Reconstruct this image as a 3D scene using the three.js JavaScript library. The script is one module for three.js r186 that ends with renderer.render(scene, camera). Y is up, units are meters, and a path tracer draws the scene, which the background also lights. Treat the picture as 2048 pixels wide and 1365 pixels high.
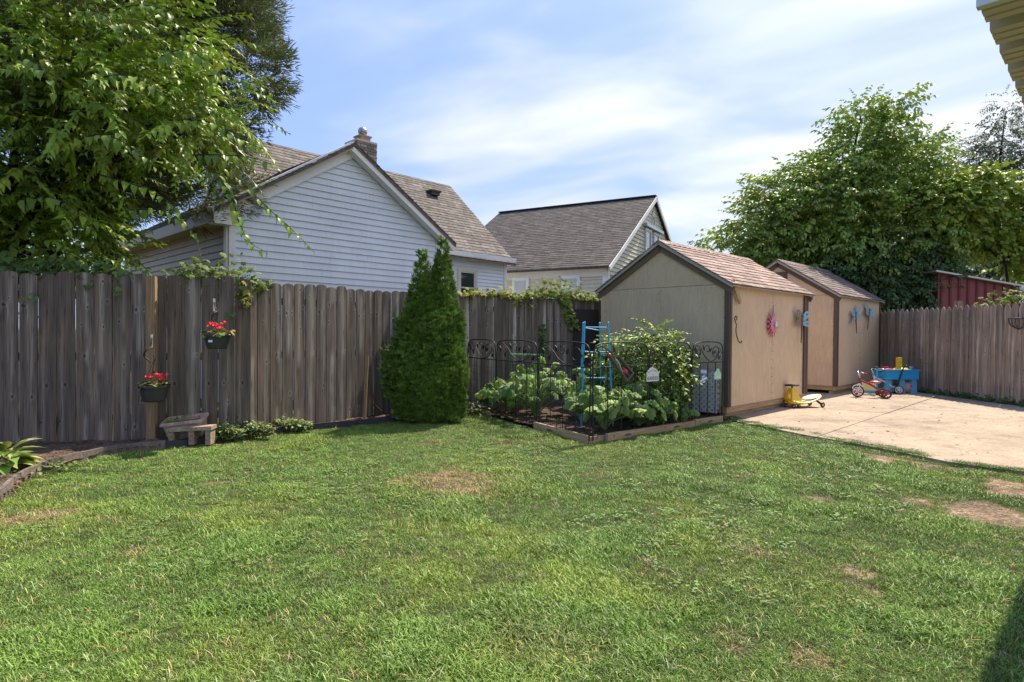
import * as THREE from 'three';
import { mergeGeometries } from 'three/addons/utils/BufferGeometryUtils.js';

// ---------- camera, sky, sun, exposure ----------
const scene = new THREE.Scene();
const camera = new THREE.PerspectiveCamera(59.27, 1024 / 682, 0.05, 600);
camera.position.set(0, 1.25, 0);
camera.rotation.set(-0.01375, 0, 0.008, 'YXZ');
scene.add(camera);
const renderer = new THREE.WebGLRenderer({ antialias: true });
renderer.setSize(1024, 682);
renderer.toneMapping = THREE.LinearToneMapping;
renderer.toneMappingExposure = 1.76;
renderer.shadowMap.enabled = true;

const SUN_AZ = 41.8 * Math.PI / 180, SUN_EL = 57 * Math.PI / 180;
const sunDir = new THREE.Vector3(Math.sin(SUN_AZ) * Math.cos(SUN_EL), Math.sin(SUN_EL), -Math.cos(SUN_AZ) * Math.cos(SUN_EL));
const sun = new THREE.DirectionalLight(new THREE.Color(1, 0.90, 0.74), 4.9);
sun.target.position.set(1, 0, -8); sun.position.copy(sunDir).multiplyScalar(40).add(sun.target.position);
sun.castShadow = true; sun.shadow.mapSize.set(4096, 4096);
Object.assign(sun.shadow.camera, { left: -22, right: 22, top: 22, bottom: -22, near: 1, far: 110 });
scene.add(sun, sun.target);

// seeded random + tileable value noise
let seed = 12345;
const srand = (s) => { seed = s >>> 0; };
const rnd = () => { seed = (seed + 0x6D2B79F5) >>> 0; let t = seed; t = Math.imul(t ^ (t >>> 15), t | 1); t ^= t + Math.imul(t ^ (t >>> 7), t | 61); return ((t ^ (t >>> 14)) >>> 0) / 4294967296; };
const rr = (a, b) => a + (b - a) * rnd();
const clamp = (x, a = 0, b = 1) => Math.min(b, Math.max(a, x));
const mix = (a, b, t) => a + (b - a) * t;
const smooth = (a, b, x) => { const t = clamp((x - a) / (b - a)); return t * t * (3 - 2 * t); };
const h2 = (x, y, s = 0) => { let n = Math.imul(x | 0, 374761393) + Math.imul(y | 0, 668265263) + Math.imul(s | 0, 1442695041); n = Math.imul(n ^ (n >>> 13), 1274126177); return ((n ^ (n >>> 16)) >>> 0) / 4294967296; };
function vn(x, y, px = 0, py = 0, s = 0) {
  const xi = Math.floor(x), yi = Math.floor(y), fx = x - xi, fy = y - yi;
  const w = (a, p) => p ? ((a % p) + p) % p : a;
  const u = fx * fx * (3 - 2 * fx), v = fy * fy * (3 - 2 * fy);
  const x0 = w(xi, px), x1 = w(xi + 1, px), y0 = w(yi, py), y1 = w(yi + 1, py);
  return mix(mix(h2(x0, y0, s), h2(x1, y0, s), u), mix(h2(x0, y1, s), h2(x1, y1, s), u), v);
}
function fbm(x, y, o = 4, px = 0, py = 0, s = 0) {
  let a = 0, w = 0.5, t = 0;
  for (let i = 0; i < o; i++) { a += w * vn(x, y, px, py, s + i * 17); t += w; x *= 2; y *= 2; px *= 2; py *= 2; w *= 0.5; }
  return a / t;
}
// computed sky: blue to the left, thin cirrus and a pale glow towards the sun
{
  const W = 2048, Hh = 1024, d = new Float32Array(W * Hh * 4), dir = new THREE.Vector3();
  for (let j = 0; j < Hh; j++) for (let i = 0; i < W; i++) {
    const phi = ((i + 0.5) / W - 0.5) * 2 * Math.PI, th = ((j + 0.5) / Hh - 0.5) * Math.PI;
    dir.set(Math.cos(th) * Math.cos(phi), Math.sin(th), Math.cos(th) * Math.sin(phi));
    const e = Math.max(dir.y, 0), c = clamp(dir.dot(sunDir), -1, 1), ang = Math.acos(c);
    const g = Math.pow(1 - e, 3.2);
    let r = mix(0.115, 0.37, g), gg = mix(0.235, 0.48, g), b = mix(0.56, 0.68, g);
    // cirrus on a plane overhead
    const q = 1 / (e + 0.12), cx = dir.x * q, cz = dir.z * q;
    const wx = cx * 0.9 + cz * 0.5, wz = cz * 0.75 - cx * 0.45;
    const warp = fbm(wx * 0.8 + 5, wz * 0.8 + 9, 3, 0, 0, 4) * 1.6;
    let cl = fbm(wx * 0.7 + warp + 20, wz * 2.1 + warp * 0.6 + 31, 6, 0, 0, 9);
    const right = smooth(-0.45, 0.55, dir.x / Math.hypot(dir.x, dir.z));
    const wisp = fbm(wx * 2.2 + warp * 2.0 + 50, wz * 7.5 + warp * 1.6 + 11, 5, 0, 0, 19);
    cl = smooth(0.34, 0.98, 0.5 + (cl - 0.5) * 0.8 + (wisp - 0.5) * 0.26 + 0.34 * right - 0.10);
    const cb = 0.58 + 0.06 * smooth(1.5, 0.4, ang);
    cl = 0.03 + 0.87 * cl;
    r = mix(r, cb, cl); gg = mix(gg, cb, cl); b = mix(b, cb * 1.04, cl);
    const glow = Math.exp(-ang * ang / 0.42) * 0.26 + Math.exp(-ang / 0.55) * 0.12;
    r += glow * 0.95; gg += glow * 0.86; b += glow * 0.66;
    if (dir.y < 0) { r = 0.16; gg = 0.16; b = 0.12; }
    const k = (j * W + i) * 4; d[k] = r; d[k + 1] = gg; d[k + 2] = b; d[k + 3] = 1;
  }
  const t = new THREE.DataTexture(d, W, Hh, THREE.RGBAFormat, THREE.FloatType);
  t.mapping = THREE.EquirectangularReflectionMapping; t.magFilter = t.minFilter = THREE.LinearFilter; t.needsUpdate = true;
  scene.background = t; scene.environment = t;
}

// ---------- helpers ----------
const V = (x, y, z) => new THREE.Vector3(x, y, z);
const taken = {};
function numbered(n) { if (taken[n] === undefined) { taken[n] = 0; return n; } return n + '_' + String(++taken[n]).padStart(3, '0'); }
function shade(o) { o.traverse((m) => { if (m.isMesh) { m.castShadow = true; m.receiveShadow = true; } }); return o; }
function thing(name, label, category, p = [0, 0, 0], turn = 0, group) {
  const o = new THREE.Group(); o.name = numbered(name); o.position.set(...p); o.rotation.y = turn;
  o.userData = { label, category }; if (group) o.userData.group = group; scene.add(o); return o;
}
function part(name, geo, m, parent, label) {
  const o = new THREE.Mesh(geo, m); o.name = name; o.castShadow = o.receiveShadow = true; parent.add(o);
  if (label) o.userData.label = label; return o;
}
function structure(name, geo, m) { const o = part(numbered(name), geo, m, scene); o.userData.kind = 'structure'; return o; }
function clean(g, col) {
  g = g.index ? g.toNonIndexed() : g;
  const n = g.attributes.position.count;
  for (const k of Object.keys(g.attributes)) if (!['position', 'normal', 'uv', 'color'].includes(k)) g.deleteAttribute(k);
  if (!g.attributes.uv) g.setAttribute('uv', new THREE.BufferAttribute(new Float32Array(n * 2), 2));
  if (!g.attributes.normal) g.computeVertexNormals();
  if (col) { const a = new Float32Array(n * 3); for (let i = 0; i < n; i++) a.set(col, i * 3); g.setAttribute('color', new THREE.BufferAttribute(a, 3)); }
  g.morphAttributes = {}; return g;
}
const merge = (a) => a.length === 1 ? clean(a[0]) : mergeGeometries(a.map((g) => clean(g)), false);
function box(w, h, d, x = 0, y = 0, z = 0, rx = 0, ry = 0, rz = 0) {
  const g = new THREE.BoxGeometry(w, h, d);
  // uv in metres
  const p = g.attributes.position, n = g.attributes.normal, u = g.attributes.uv;
  for (let i = 0; i < p.count; i++) { const ax = Math.abs(n.getX(i)), ay = Math.abs(n.getY(i)); u.setXY(i, ax > 0.5 ? p.getZ(i) : p.getX(i), ay > 0.5 ? p.getZ(i) : p.getY(i)); }
  if (rx) g.rotateX(rx); if (ry) g.rotateY(ry); if (rz) g.rotateZ(rz);
  return g.translate(x, y, z);
}
function hexa(b, t) { // eight corners: four below, four above, both counter-clockwise seen from above
  const q = [[b[3], b[2], b[1], b[0]], [t[0], t[1], t[2], t[3]]];
  for (let i = 0; i < 4; i++) { const j = (i + 1) % 4; q.push([b[i], b[j], t[j], t[i]]); }
  const pos = [], uv = [];
  for (const [A, B, C, D] of q) for (const v of [A, B, C, A, C, D]) {
    pos.push(...v);
    uv.push(0, 0);
  }
  const g = new THREE.BufferGeometry();
  g.setAttribute('position', new THREE.Float32BufferAttribute(pos, 3));
  g.computeVertexNormals();
  const p = g.attributes.position, n = g.attributes.normal;
  for (let i = 0; i < p.count; i++) {
    const ax = Math.abs(n.getX(i)), ay = Math.abs(n.getY(i)), az = Math.abs(n.getZ(i));
    if (ax > ay && ax > az) { uv[i * 2] = p.getZ(i); uv[i * 2 + 1] = p.getY(i); } else if (ay > az) { uv[i * 2] = p.getX(i); uv[i * 2 + 1] = p.getZ(i); } else { uv[i * 2] = p.getX(i); uv[i * 2 + 1] = p.getY(i); }
  }
  g.setAttribute('uv', new THREE.Float32BufferAttribute(uv, 2));
  return g;
}
function rod(a, b, r0, r1 = r0, seg = 8) {
  a = Array.isArray(a) ? V(...a) : a; b = Array.isArray(b) ? V(...b) : b;
  const d = b.clone().sub(a), L = d.length(), g = new THREE.CylinderGeometry(r1, r0, L, seg, 1);
  g.applyQuaternion(new THREE.Quaternion().setFromUnitVectors(V(0, 1, 0), d.normalize()));
  return g.translate((a.x + b.x) / 2, (a.y + b.y) / 2, (a.z + b.z) / 2);
}
function tube(pts, r, seg = 16, rad = 6, closed = false) {
  return new THREE.TubeGeometry(new THREE.CatmullRomCurve3(pts.map((p) => Array.isArray(p) ? V(...p) : p), closed, 'centripetal'), seg, r, rad, closed);
}
function taper(pts, r0, r1, seg = 12, rad = 7) {
  const c = new THREE.CatmullRomCurve3(pts.map((p) => Array.isArray(p) ? V(...p) : p)), g = new THREE.TubeGeometry(c, seg, 1, rad), p = g.attributes.position, q = V(0, 0, 0);
  for (let i = 0; i <= seg; i++) { c.getPointAt(i / seg, q); const r = mix(r0, r1, i / seg); for (let j = 0; j <= rad; j++) { const k = i * (rad + 1) + j; const w = r * (1 + 0.18 * (h2(i, j % rad, 3) - 0.5)); p.setXYZ(k, q.x + (p.getX(k) - q.x) * w, q.y + (p.getY(k) - q.y) * w, q.z + (p.getZ(k) - q.z) * w); } }
  g.computeVertexNormals(); return g;
}
function extrude(pts, depth, bevel = 0, holes) {
  const s = Array.isArray(pts) ? new THREE.Shape(pts.map((p) => new THREE.Vector2(...p))) : pts;
  if (holes) for (const h of holes) s.holes.push(new THREE.Path(h.map((p) => new THREE.Vector2(...p))));
  return new THREE.ExtrudeGeometry(s, { depth, bevelEnabled: bevel > 0, bevelSize: bevel, bevelThickness: bevel, bevelSegments: 2, curveSegments: 10 });
}
const lin = (r, g, b) => new THREE.Color().setRGB(r, g, b);
const mat = (r, g, b, rough = 0.8, extra = {}) => new THREE.MeshStandardMaterial({ color: lin(r, g, b), roughness: rough, side: THREE.DoubleSide, ...extra });
function tex(w, h, fn, srgb = true, rep = [1, 1]) {
  const d = new Uint8Array(w * h * 4);
  for (let j = 0; j < h; j++) for (let i = 0; i < w; i++) { const c = fn(i / w, j / h, i, j), k = (j * w + i) * 4; d[k] = clamp(c[0]) * 255; d[k + 1] = clamp(c[1]) * 255; d[k + 2] = clamp(c[2]) * 255; d[k + 3] = 255; }
  const t = new THREE.DataTexture(d, w, h); t.wrapS = t.wrapT = THREE.RepeatWrapping; t.magFilter = THREE.LinearFilter; t.minFilter = THREE.LinearMipmapLinearFilter; t.generateMipmaps = true;
  if (srgb) t.colorSpace = THREE.SRGBColorSpace; t.repeat.set(...rep); t.needsUpdate = true; return t;
}
const turnOf = (az) => (90 - az) * Math.PI / 180; // local x runs along the wall, local z looks out of it

// ---------- materials ----------
// weathered fence boards: twelve different boards side by side over 2 m, each with its own tone, streaks and knots
function boardTex(s0, base, light, warm) {
  const N = 12, knots = [];
  srand(s0);
  for (let k = 0; k < N; k++) { const l = []; const n = 2 + Math.floor(rnd() * 4); for (let i = 0; i < n; i++) l.push([rr(0.02, 0.145), rr(0.1, 1.9), rr(0.006, 0.013)]); knots.push({ l, tone: rr(0.78, 1.18), gray: rnd(), str: rr(0.02, 0.14), sw: rr(0.012, 0.04) }); }
  return tex(1024, 1024, (u, v) => {
    const x = u * 2, y = v * 2, k = Math.min(N - 1, Math.floor(u * N)), bx = x - k * 2 / N, K = knots[k];
    let warp = 0, kn = 0, halo = 0;
    for (const [kx, ky, kr] of K.l) { const dx = bx - kx, dy = (y - ky) * 0.55, d = Math.hypot(dx, dy) / kr; if (d < 6) { warp += Math.exp(-d * d / 6) * (dx > 0 ? 1 : -1) * 0.012; if (d < 1) kn = Math.max(kn, 1 - d * d); halo = Math.max(halo, Math.exp(-Math.pow(d - 1.5, 2) / 0.7)); } }
    const gx = bx + warp;
    const streak = fbm(gx * 26 + k * 31, y, 4, 0, 2, 7), fine = fbm(gx * 150 + k * 11, y * 5, 3, 0, 10, 13), pat = fbm(bx * 7 + k * 9, y * 2, 4, 0, 4, 23);
    const st = Math.exp(-Math.pow((bx - K.str + 0.01 * (fbm(y * 2, k, 2, 4, 0) - 0.5)) / K.sw, 2)) * smooth(0.42, 0.6, fbm(y * 1.5 + k * 3, k * 2.2, 3, 3, 0, 29)) * 0.8;
    let t = (0.4 + 0.6 * K.tone) * (0.68 + 0.4 * streak + 0.36 * (fine - 0.5) + 0.25 * (pat - 0.5));
    const w = clamp(st + smooth(0.6, 0.8, streak) * 0.35 + halo * 0.35) * (0.4 + 0.6 * K.gray);
    let c = base.map((b, i) => mix(b, light[i], w) * t);
    const wm = smooth(0.5, 0.75, pat) * (1 - K.gray) * 0.6; c = c.map((b, i) => mix(b, warm[i] * t, wm));
    const dk = kn * 0.7 + smooth(0.3, 0.16, fine) * 0.4; c = c.map((b) => b * (1 - dk * 0.75));
    return c;
  }, true, [0.5, 0.5]);
}
const fenceTex = boardTex(77, [0.49, 0.43, 0.38], [0.76, 0.72, 0.67], [0.50, 0.385, 0.30]);
const picketTex = boardTex(191, [0.62, 0.55, 0.475], [0.75, 0.71, 0.65], [0.64, 0.53, 0.41]);
const M = {};
M.fence = new THREE.MeshStandardMaterial({ map: fenceTex, bumpMap: fenceTex, bumpScale: 0.004, roughness: 0.95 });
M.picket = new THREE.MeshStandardMaterial({ map: picketTex, bumpMap: picketTex, bumpScale: 0.004, roughness: 0.95 });
const plainWood = tex(512, 512, (u, v) => { const g = fbm(u * 40, v * 3, 4, 40, 3, 3), f = fbm(u * 120, v * 8, 3, 120, 8, 5), ring = 0.5 + 0.5 * Math.sin((u * 26 + 2.2 * fbm(u * 4, v * 2, 3, 4, 2, 8)) * 6.28); const t = 0.62 + 0.3 * g + 0.18 * f - 0.14 * ring; return [t * 0.95, t * 0.80, t * 0.62]; }, true, [2.5, 1]);
M.newPost = new THREE.MeshStandardMaterial({ map: plainWood, color: lin(0.50, 0.47, 0.43), bumpMap: plainWood, bumpScale: 0.003, roughness: 0.9 });
const crossWood = tex(512, 512, (v, u) => { const g = fbm(u * 40, v * 3, 4, 40, 3, 3), f = fbm(u * 120, v * 8, 3, 120, 8, 5), kn = smooth(0.3, 0.2, fbm(u * 9, v * 9, 3, 9, 9, 15)); const t = 0.60 + 0.34 * g + 0.2 * f - 0.35 * kn; return [t * 0.93, t * 0.82, t * 0.68]; }, true, [1, 2.5]);
M.timber = new THREE.MeshStandardMaterial({ map: crossWood, color: lin(0.72, 0.64, 0.55), bumpMap: crossWood, bumpScale: 0.004, roughness: 0.95 });
const grit = tex(512, 512, (u, v) => { const a = fbm(u * 8, v * 8, 4, 8, 8, 2), b = fbm(u * 90, v * 90, 2, 90, 90, 6); const t = 0.72 + 0.28 * (a - 0.5) + 0.34 * (b - 0.5); return [t, t, t]; }, true, [1, 1]);
const brushed = tex(512, 512, (u, v) => { const a = fbm(u * 5, v * 5, 5, 5, 5, 21), b = fbm(u * 110, v * 9, 3, 110, 9, 16), c = fbm(u * 24, v * 4, 3, 24, 4, 12); const d = smooth(0.24, 0.16, fbm(u * 40, v * 40, 2, 40, 40, 44)); const t = 0.92 + 0.07 * (a - 0.5) + 0.10 * (b - 0.5) + 0.05 * (c - 0.5) - 0.05 * d; return [t, t * 0.995, t * 0.985]; }, true, [0.8, 0.8]);
const shedMat = (r, g, b) => new THREE.MeshStandardMaterial({ color: lin(r, g, b), map: brushed, bumpMap: brushed, bumpScale: 0.003, roughness: 0.85 });
M.shed = shedMat(0.76, 0.565, 0.37);
M.trim = new THREE.MeshStandardMaterial({ color: lin(0.13, 0.088, 0.066), map: brushed, roughness: 0.75 });
M.fasciaGrey = new THREE.MeshStandardMaterial({ color: lin(0.20, 0.14, 0.095), map: brushed, roughness: 0.85 });
M.drip = mat(0.42, 0.38, 0.31, 0.6);
const vinyl = tex(512, 512, (u, v) => { const a = fbm(u * 4, v * 4, 4, 4, 4, 51), b = fbm(u * 120, v * 10, 3, 120, 10, 61); const t = 0.94 + 0.10 * (a - 0.5) + 0.05 * (b - 0.5); return [t, t, t]; }, true, [0.6, 0.6]);
const vin = (r, g, b) => new THREE.MeshStandardMaterial({ color: lin(r, g, b), map: vinyl, roughness: 0.5 });
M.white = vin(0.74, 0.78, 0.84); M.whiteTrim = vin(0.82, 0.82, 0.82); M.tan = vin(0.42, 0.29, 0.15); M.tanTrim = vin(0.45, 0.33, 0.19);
M.cream = vin(0.62, 0.585, 0.43); M.creamTrim = vin(0.72, 0.68, 0.60);
M.glass = new THREE.MeshPhysicalMaterial({ color: lin(0.03, 0.035, 0.04), roughness: 0.04, metalness: 0, clearcoat: 1, clearcoatRoughness: 0.02 });
M.dark = mat(0.015, 0.013, 0.012, 0.9);
const shTex = tex(512, 512, (u, v) => { const b = fbm(u * 160, v * 160, 2, 160, 160, 6), a = fbm(u * 12, v * 12, 4, 12, 12, 3); const t = 0.75 + 0.7 * (b - 0.5) + 0.4 * (a - 0.5); return [t, t, t]; }, true, [1, 1]);
const shingleMats = (r, g, b, n = 5) => { srand(4242); return Array.from({ length: n }, () => { const k = rr(0.6, 1.35), w = rr(-0.06, 0.06); return new THREE.MeshStandardMaterial({ color: lin(r * k * (1 + w), g * k, b * k * (1 - w)), map: shTex, roughness: 0.95 }); }); };
M.black = mat(0.02, 0.02, 0.021, 0.45); M.iron = mat(0.022, 0.021, 0.021, 0.55, { metalness: 0.3 });
M.rubber = mat(0.03, 0.03, 0.03, 0.8);
const pl = (r, g, b, rough = 0.35) => new THREE.MeshPhysicalMaterial({ color: lin(r, g, b), roughness: rough, clearcoat: 0.25, clearcoatRoughness: 0.3, side: THREE.DoubleSide });
M.yellow = pl(0.80, 0.52, 0.02); M.blue = pl(0.03, 0.36, 0.68, 0.45); M.red = pl(0.55, 0.03, 0.04); M.darkRed = pl(0.28, 0.02, 0.025, 0.3); M.chrome = mat(0.75, 0.75, 0.76, 0.2, { metalness: 0.9 }); M.offwhite = pl(0.72, 0.70, 0.66); M.skin = pl(0.62, 0.36, 0.30, 0.6);
const leafMat = (r, g, b, tr = 0.35, rough = 0.55) => new THREE.MeshPhysicalMaterial({ color: lin(r, g, b), roughness: rough, transmission: tr, thickness: 0, side: THREE.DoubleSide, specularIntensity: 0.45 });

// ---------- ground, bed, patio ----------
const inPoly = (x, z, P) => { let c = false; for (let i = 0, j = P.length - 1; i < P.length; j = i++) { const [xi, zi] = P[i], [xj, zj] = P[j]; if ((zi > z) !== (zj > z) && x < (xj - xi) * (z - zi) / (zj - zi) + xi) c = !c; } return c; };
const edgeLine = [[-3.184, -3.22], [-3.678, -4.304], [-4.025, -5.005], [-4.068, -5.581], [-3.931, -5.977], [-3.628, -6.272], [-3.266, -6.599], [-2.797, -7.241], [-2.427, -7.596], [-1.784, -8.132], [-1.102, -8.644], [-0.683, -9.318]];
// back boundary fence corners
const FA = [-7.6, -5.75], FB = [-3.1, -6.86], FC = [-1.7, -9.0], FD = [1.62, -10.75];
const bedPoly = [...edgeLine, [-0.9, -9.42], FC, FB, FA, [-7.6, -3]];
const gardenPoly = [[-0.75, -9.5], [0.9, -6.78], [3.15, -8.68], [1.6, -10.5]];
const patioEdge = [[3.206, -8.884], [3.177, -8.393], [3.389, -7.843], [3.567, -7.396], [3.769, -6.967], [3.932, -6.641], [4.111, -6.166], [4.249, -5.798], [4.447, -5.553], [4.634, -5.403], [6.2, -4.35], [9.4, -2.9]];
const patioPoly = [...patioEdge, [10.5, -2.9], [10.5, -14.9], [8.95, -14.9], [3.2, -12.4], [2.2, -9.8]];
// bare patches: x, z, radius, strength, kind (0 dry brown grass, 1 bare soil)
const patches = [[-0.507, -4.984, 0.42, 1, 0], [-0.274, -4.577, 0.16, 0.7, 0], [3.774, -6.08, 0.30, 1, 1], [3.99, -5.767, 0.20, 0.8, 1], [3.381, -4.194, 0.46, 1, 1], [4.116, -4.81, 0.42, 1, 1], [3.551, -4.085, 0.3, 1, 1], [1.842, -3.119, 0.13, 0.75, 1], [1.766, -2.906, 0.09, 0.75, 1], [1.994, -2.701, 0.07, 0.7, 1], [-3.206, -3.965, 0.24, 0.85, 0], [-2.122, -3.354, 0.10, 0.7, 0], [2.388, -4.543, 0.12, 0.5, 1], [2.867, -4.772, 0.12, 0.5, 1], [3.125, -4.564, 0.14, 0.5, 1], [2.052, -5.242, 0.12, 0.5, 0], [1.377, -3.43, 0.12, 0.6, 0], [0.908, -2.401, 0.10, 0.5, 0], [0.16, -2.352, 0.2, 0.3, 0], [-2.396, -4.842, 0.12, 0.5, 0], [1.157, -2.294, 0.09, 0.6, 0], [-0.921, -6.793, 0.2, 0.4, 0], [0.043, -6.682, 0.25, 0.35, 0], [0.833, -5.293, 0.2, 0.3, 0]];
function bare(x, z, kind) { let m = 0; for (const [px, pz, r, s, k] of patches) { if (k !== kind) continue; const d = Math.hypot(x - px, (z - pz) * 0.9) / r + (fbm(x * 6 + 3, z * 6 + 8, 3, 0, 0, 5) - 0.5) * 1.4; m = Math.max(m, s * smooth(1.15, 0.55, d)); } return m; }
{ // one ground sheet out to the horizon: finer near the camera; soil and thatch colour as vertex colours with a grain map
  const soil = tex(1024, 1024, (u, v) => { const a = fbm(u * 10, v * 10, 5, 10, 10, 2), b = fbm(u * 140, v * 140, 2, 140, 140, 6), c = fbm(u * 48, v * 48, 3, 48, 48, 14); const t = 0.74 + 0.5 * (a - 0.5) + 0.6 * (b - 0.5) + 0.5 * (c - 0.5); return [t, t * 0.98, t * 0.95]; }, true, [0.7, 0.7]);
  M.groundTex = soil;
  const xs = [], zs = []; for (let x = -12; x <= 14; x += 0.1) xs.push(x); for (let z = -15; z <= 2; z += 0.1) zs.push(z);
  const ax = [-220, -90, -40, -20, ...xs, 20, 40, 90, 220], az = [-320, -120, -50, -25, ...zs, 6, 20, 60];
  const pos = [], col = [], uv = [], idx = [];
  for (const z of az) for (const x of ax) {
    pos.push(x, 0, z); uv.push(x, z);
    const s = bare(x, z, 1), d = bare(x, z, 0), n = fbm(x * 2.3 + 50, z * 2.3 + 50, 4, 0, 0, 31);
    let c = [mix(0.085, 0.13, n), mix(0.10, 0.135, n), mix(0.035, 0.05, n)];
    c = c.map((q, i) => mix(mix(q, [0.40, 0.27, 0.14][i], d), [0.40, 0.29, 0.19][i], s));
    col.push(...c);
  }
  const w = ax.length; for (let j = 0; j < az.length - 1; j++) for (let i = 0; i < w - 1; i++) { const a = j * w + i; idx.push(a, a + w, a + 1, a + 1, a + w, a + w + 1); }
  const g = new THREE.BufferGeometry(); g.setAttribute('position', new THREE.Float32BufferAttribute(pos, 3)); g.setAttribute('color', new THREE.Float32BufferAttribute(col, 3)); g.setAttribute('uv', new THREE.Float32BufferAttribute(uv, 2)); g.setIndex(idx); g.computeVertexNormals();
  structure('lawn', g, new THREE.MeshStandardMaterial({ vertexColors: true, map: soil, bumpMap: soil, bumpScale: 0.02, roughness: 1 }));
}
function sheet(poly, y, step, hfn) { // lumpy grid cut to a polygon
  let x0 = 1e9, x1 = -1e9, z0 = 1e9, z1 = -1e9; for (const [x, z] of poly) { x0 = Math.min(x0, x); x1 = Math.max(x1, x); z0 = Math.min(z0, z); z1 = Math.max(z1, z); }
  const pos = [], uv = [];
  const P = (x, z) => [x, y + hfn(x, z), z];
  for (let x = x0; x < x1; x += step) for (let z = z0; z < z1; z += step) {
    if (!inPoly(x + step / 2, z + step / 2, poly)) continue;
    const a = P(x, z), b = P(x, z + step), c = P(x + step, z + step), d = P(x + step, z);
    for (const q of [a, b, c, a, c, d]) { pos.push(...q); uv.push(q[0], q[2]); }
  }
  const g = new THREE.BufferGeometry(); g.setAttribute('position', new THREE.Float32BufferAttribute(pos, 3)); g.setAttribute('uv', new THREE.Float32BufferAttribute(uv, 2)); g.computeVertexNormals(); return g;
}
const bedH = (x, z) => 0.055 * fbm(x * 2.2, z * 2.2, 3, 0, 0, 3) + 0.05 * fbm(x * 11, z * 11, 3, 0, 0, 8) - 0.015;
const soilMat = new THREE.MeshStandardMaterial({ color: lin(0.25, 0.155, 0.10), map: M.groundTex, bumpMap: M.groundTex, bumpScale: 0.03, roughness: 1 });
structure('soil_bed', sheet(bedPoly, 0.012, 0.05, bedH), soilMat);
structure('garden_soil', sheet(gardenPoly, 0.012, 0.06, (x, z) => bedH(x, z)), new THREE.MeshStandardMaterial({ color: lin(0.20, 0.125, 0.08), map: M.groundTex, bumpMap: M.groundTex, bumpScale: 0.03, roughness: 1 }));
{ // patio cast in panels with open joints running with the sheds
  const conc = tex(1024, 1024, (u, v) => { const a = fbm(u * 5, v * 5, 5, 5, 5, 2), b = fbm(u * 170, v * 170, 2, 170, 170, 6), c = fbm(u * 22, v * 22, 4, 22, 22, 9); const st = smooth(0.58, 0.72, fbm(u * 9 + 2, v * 9, 4, 9, 9, 19)) * 0.08; const cr = smooth(0.012, 0.0, Math.abs(fbm(u * 4, v * 4, 5, 4, 4, 33) - 0.5)) * 0.18; const t = 0.88 + 0.2 * (a - 0.5) + 0.22 * (b - 0.5) + 0.14 * (c - 0.5) - st - cr; return [t, t * (0.985 - st * 0.1), t * (0.96 - st * 0.2)]; }, true, [0.3, 0.3]);
  M.concrete = new THREE.MeshStandardMaterial({ color: lin(0.42, 0.335, 0.255), map: conc, bumpMap: conc, bumpScale: 0.006, roughness: 0.9 });
  const root = new THREE.Group(); root.name = 'patio'; root.userData.kind = 'structure'; scene.add(root);
  const dx = Math.sin(Math.PI / 4), org = [3.72, -7.23];
  const toL = ([x, z]) => { const a = x - org[0], b = z - org[1]; return [a * dx - b * dx, a * dx + b * dx]; };
  const toW = ([l, m]) => [org[0] + l * dx + m * dx, org[1] - l * dx + m * dx];
  const clip = (P, ax, lim, keepMore) => { const o = []; for (let i = 0; i < P.length; i++) { const A = P[i], B = P[(i + 1) % P.length], a = keepMore ? A[ax] - lim : lim - A[ax], b = keepMore ? B[ax] - lim : lim - B[ax]; if (a >= 0) o.push(A); if (a * b < 0) { const t = a / (a - b); o.push([mix(A[0], B[0], t), mix(A[1], B[1], t)]); } } return o; };
  const base = patioPoly.map(toL), lc = [-6, -0.9, 3.05, 7.0, 14], mc = [-9, -3.2, 0, 3.2, 12];
  for (let i = 0; i < 4; i++) for (let j = 0; j < 4; j++) {
    const g = 0.009; let P = clip(clip(clip(clip(base, 0, lc[i] + g, true), 0, lc[i + 1] - g, false), 1, mc[j] + g, true), 1, mc[j + 1] - g, false);
    if (P.length < 3) continue;
    const W = P.map(toW), geo = extrude(W.map(([x, z]) => [x, -z]), 0.05); geo.rotateX(-Math.PI / 2); geo.translate(0, -0.02 + 0.004 * h2(i, j, 3), 0);
    part('slab_panel', geo, M.concrete, root);
  }
}

// ---------- fences ----------
function plankGeo(w, h, kind, variant) {
  const c = 0.028, s = [];
  if (kind === 'ear') s.push([0, 0], [w, 0], [w, h - c * 1.2], [w - c * 0.35, h - c * 0.45], [w - c, h - 0.004], [w * 0.5, h + 0.003], [c, h - 0.003], [c * 0.35, h - c * 0.5], [0, h - c * 1.2]);
  else if (kind === 'gothic') s.push([0, 0], [w, 0], [w, h - 0.115], [w * 0.93, h - 0.075], [w * 0.78, h - 0.035], [w * 0.62, h - 0.008], [w * 0.5, h], [w * 0.38, h - 0.008], [w * 0.22, h - 0.035], [w * 0.07, h - 0.075], [0, h - 0.115]);
  else s.push([0, 0], [w, 0], [w, h], [0, h]);
  const g = extrude(s, 0.017);
  const u = g.attributes.uv, n = g.attributes.normal, p = g.attributes.position;
  for (let i = 0; i < u.count; i++) u.setXY(i, variant * 2 / 12 + 0.001 + p.getX(i) * 0.97, p.getY(i) + variant * 0.37);
  return g;
}
const fence = thing('wood_fence', 'long weathered grey dog-eared privacy fence along the back of the yard', 'fence', [0, 0, 0]);
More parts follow.
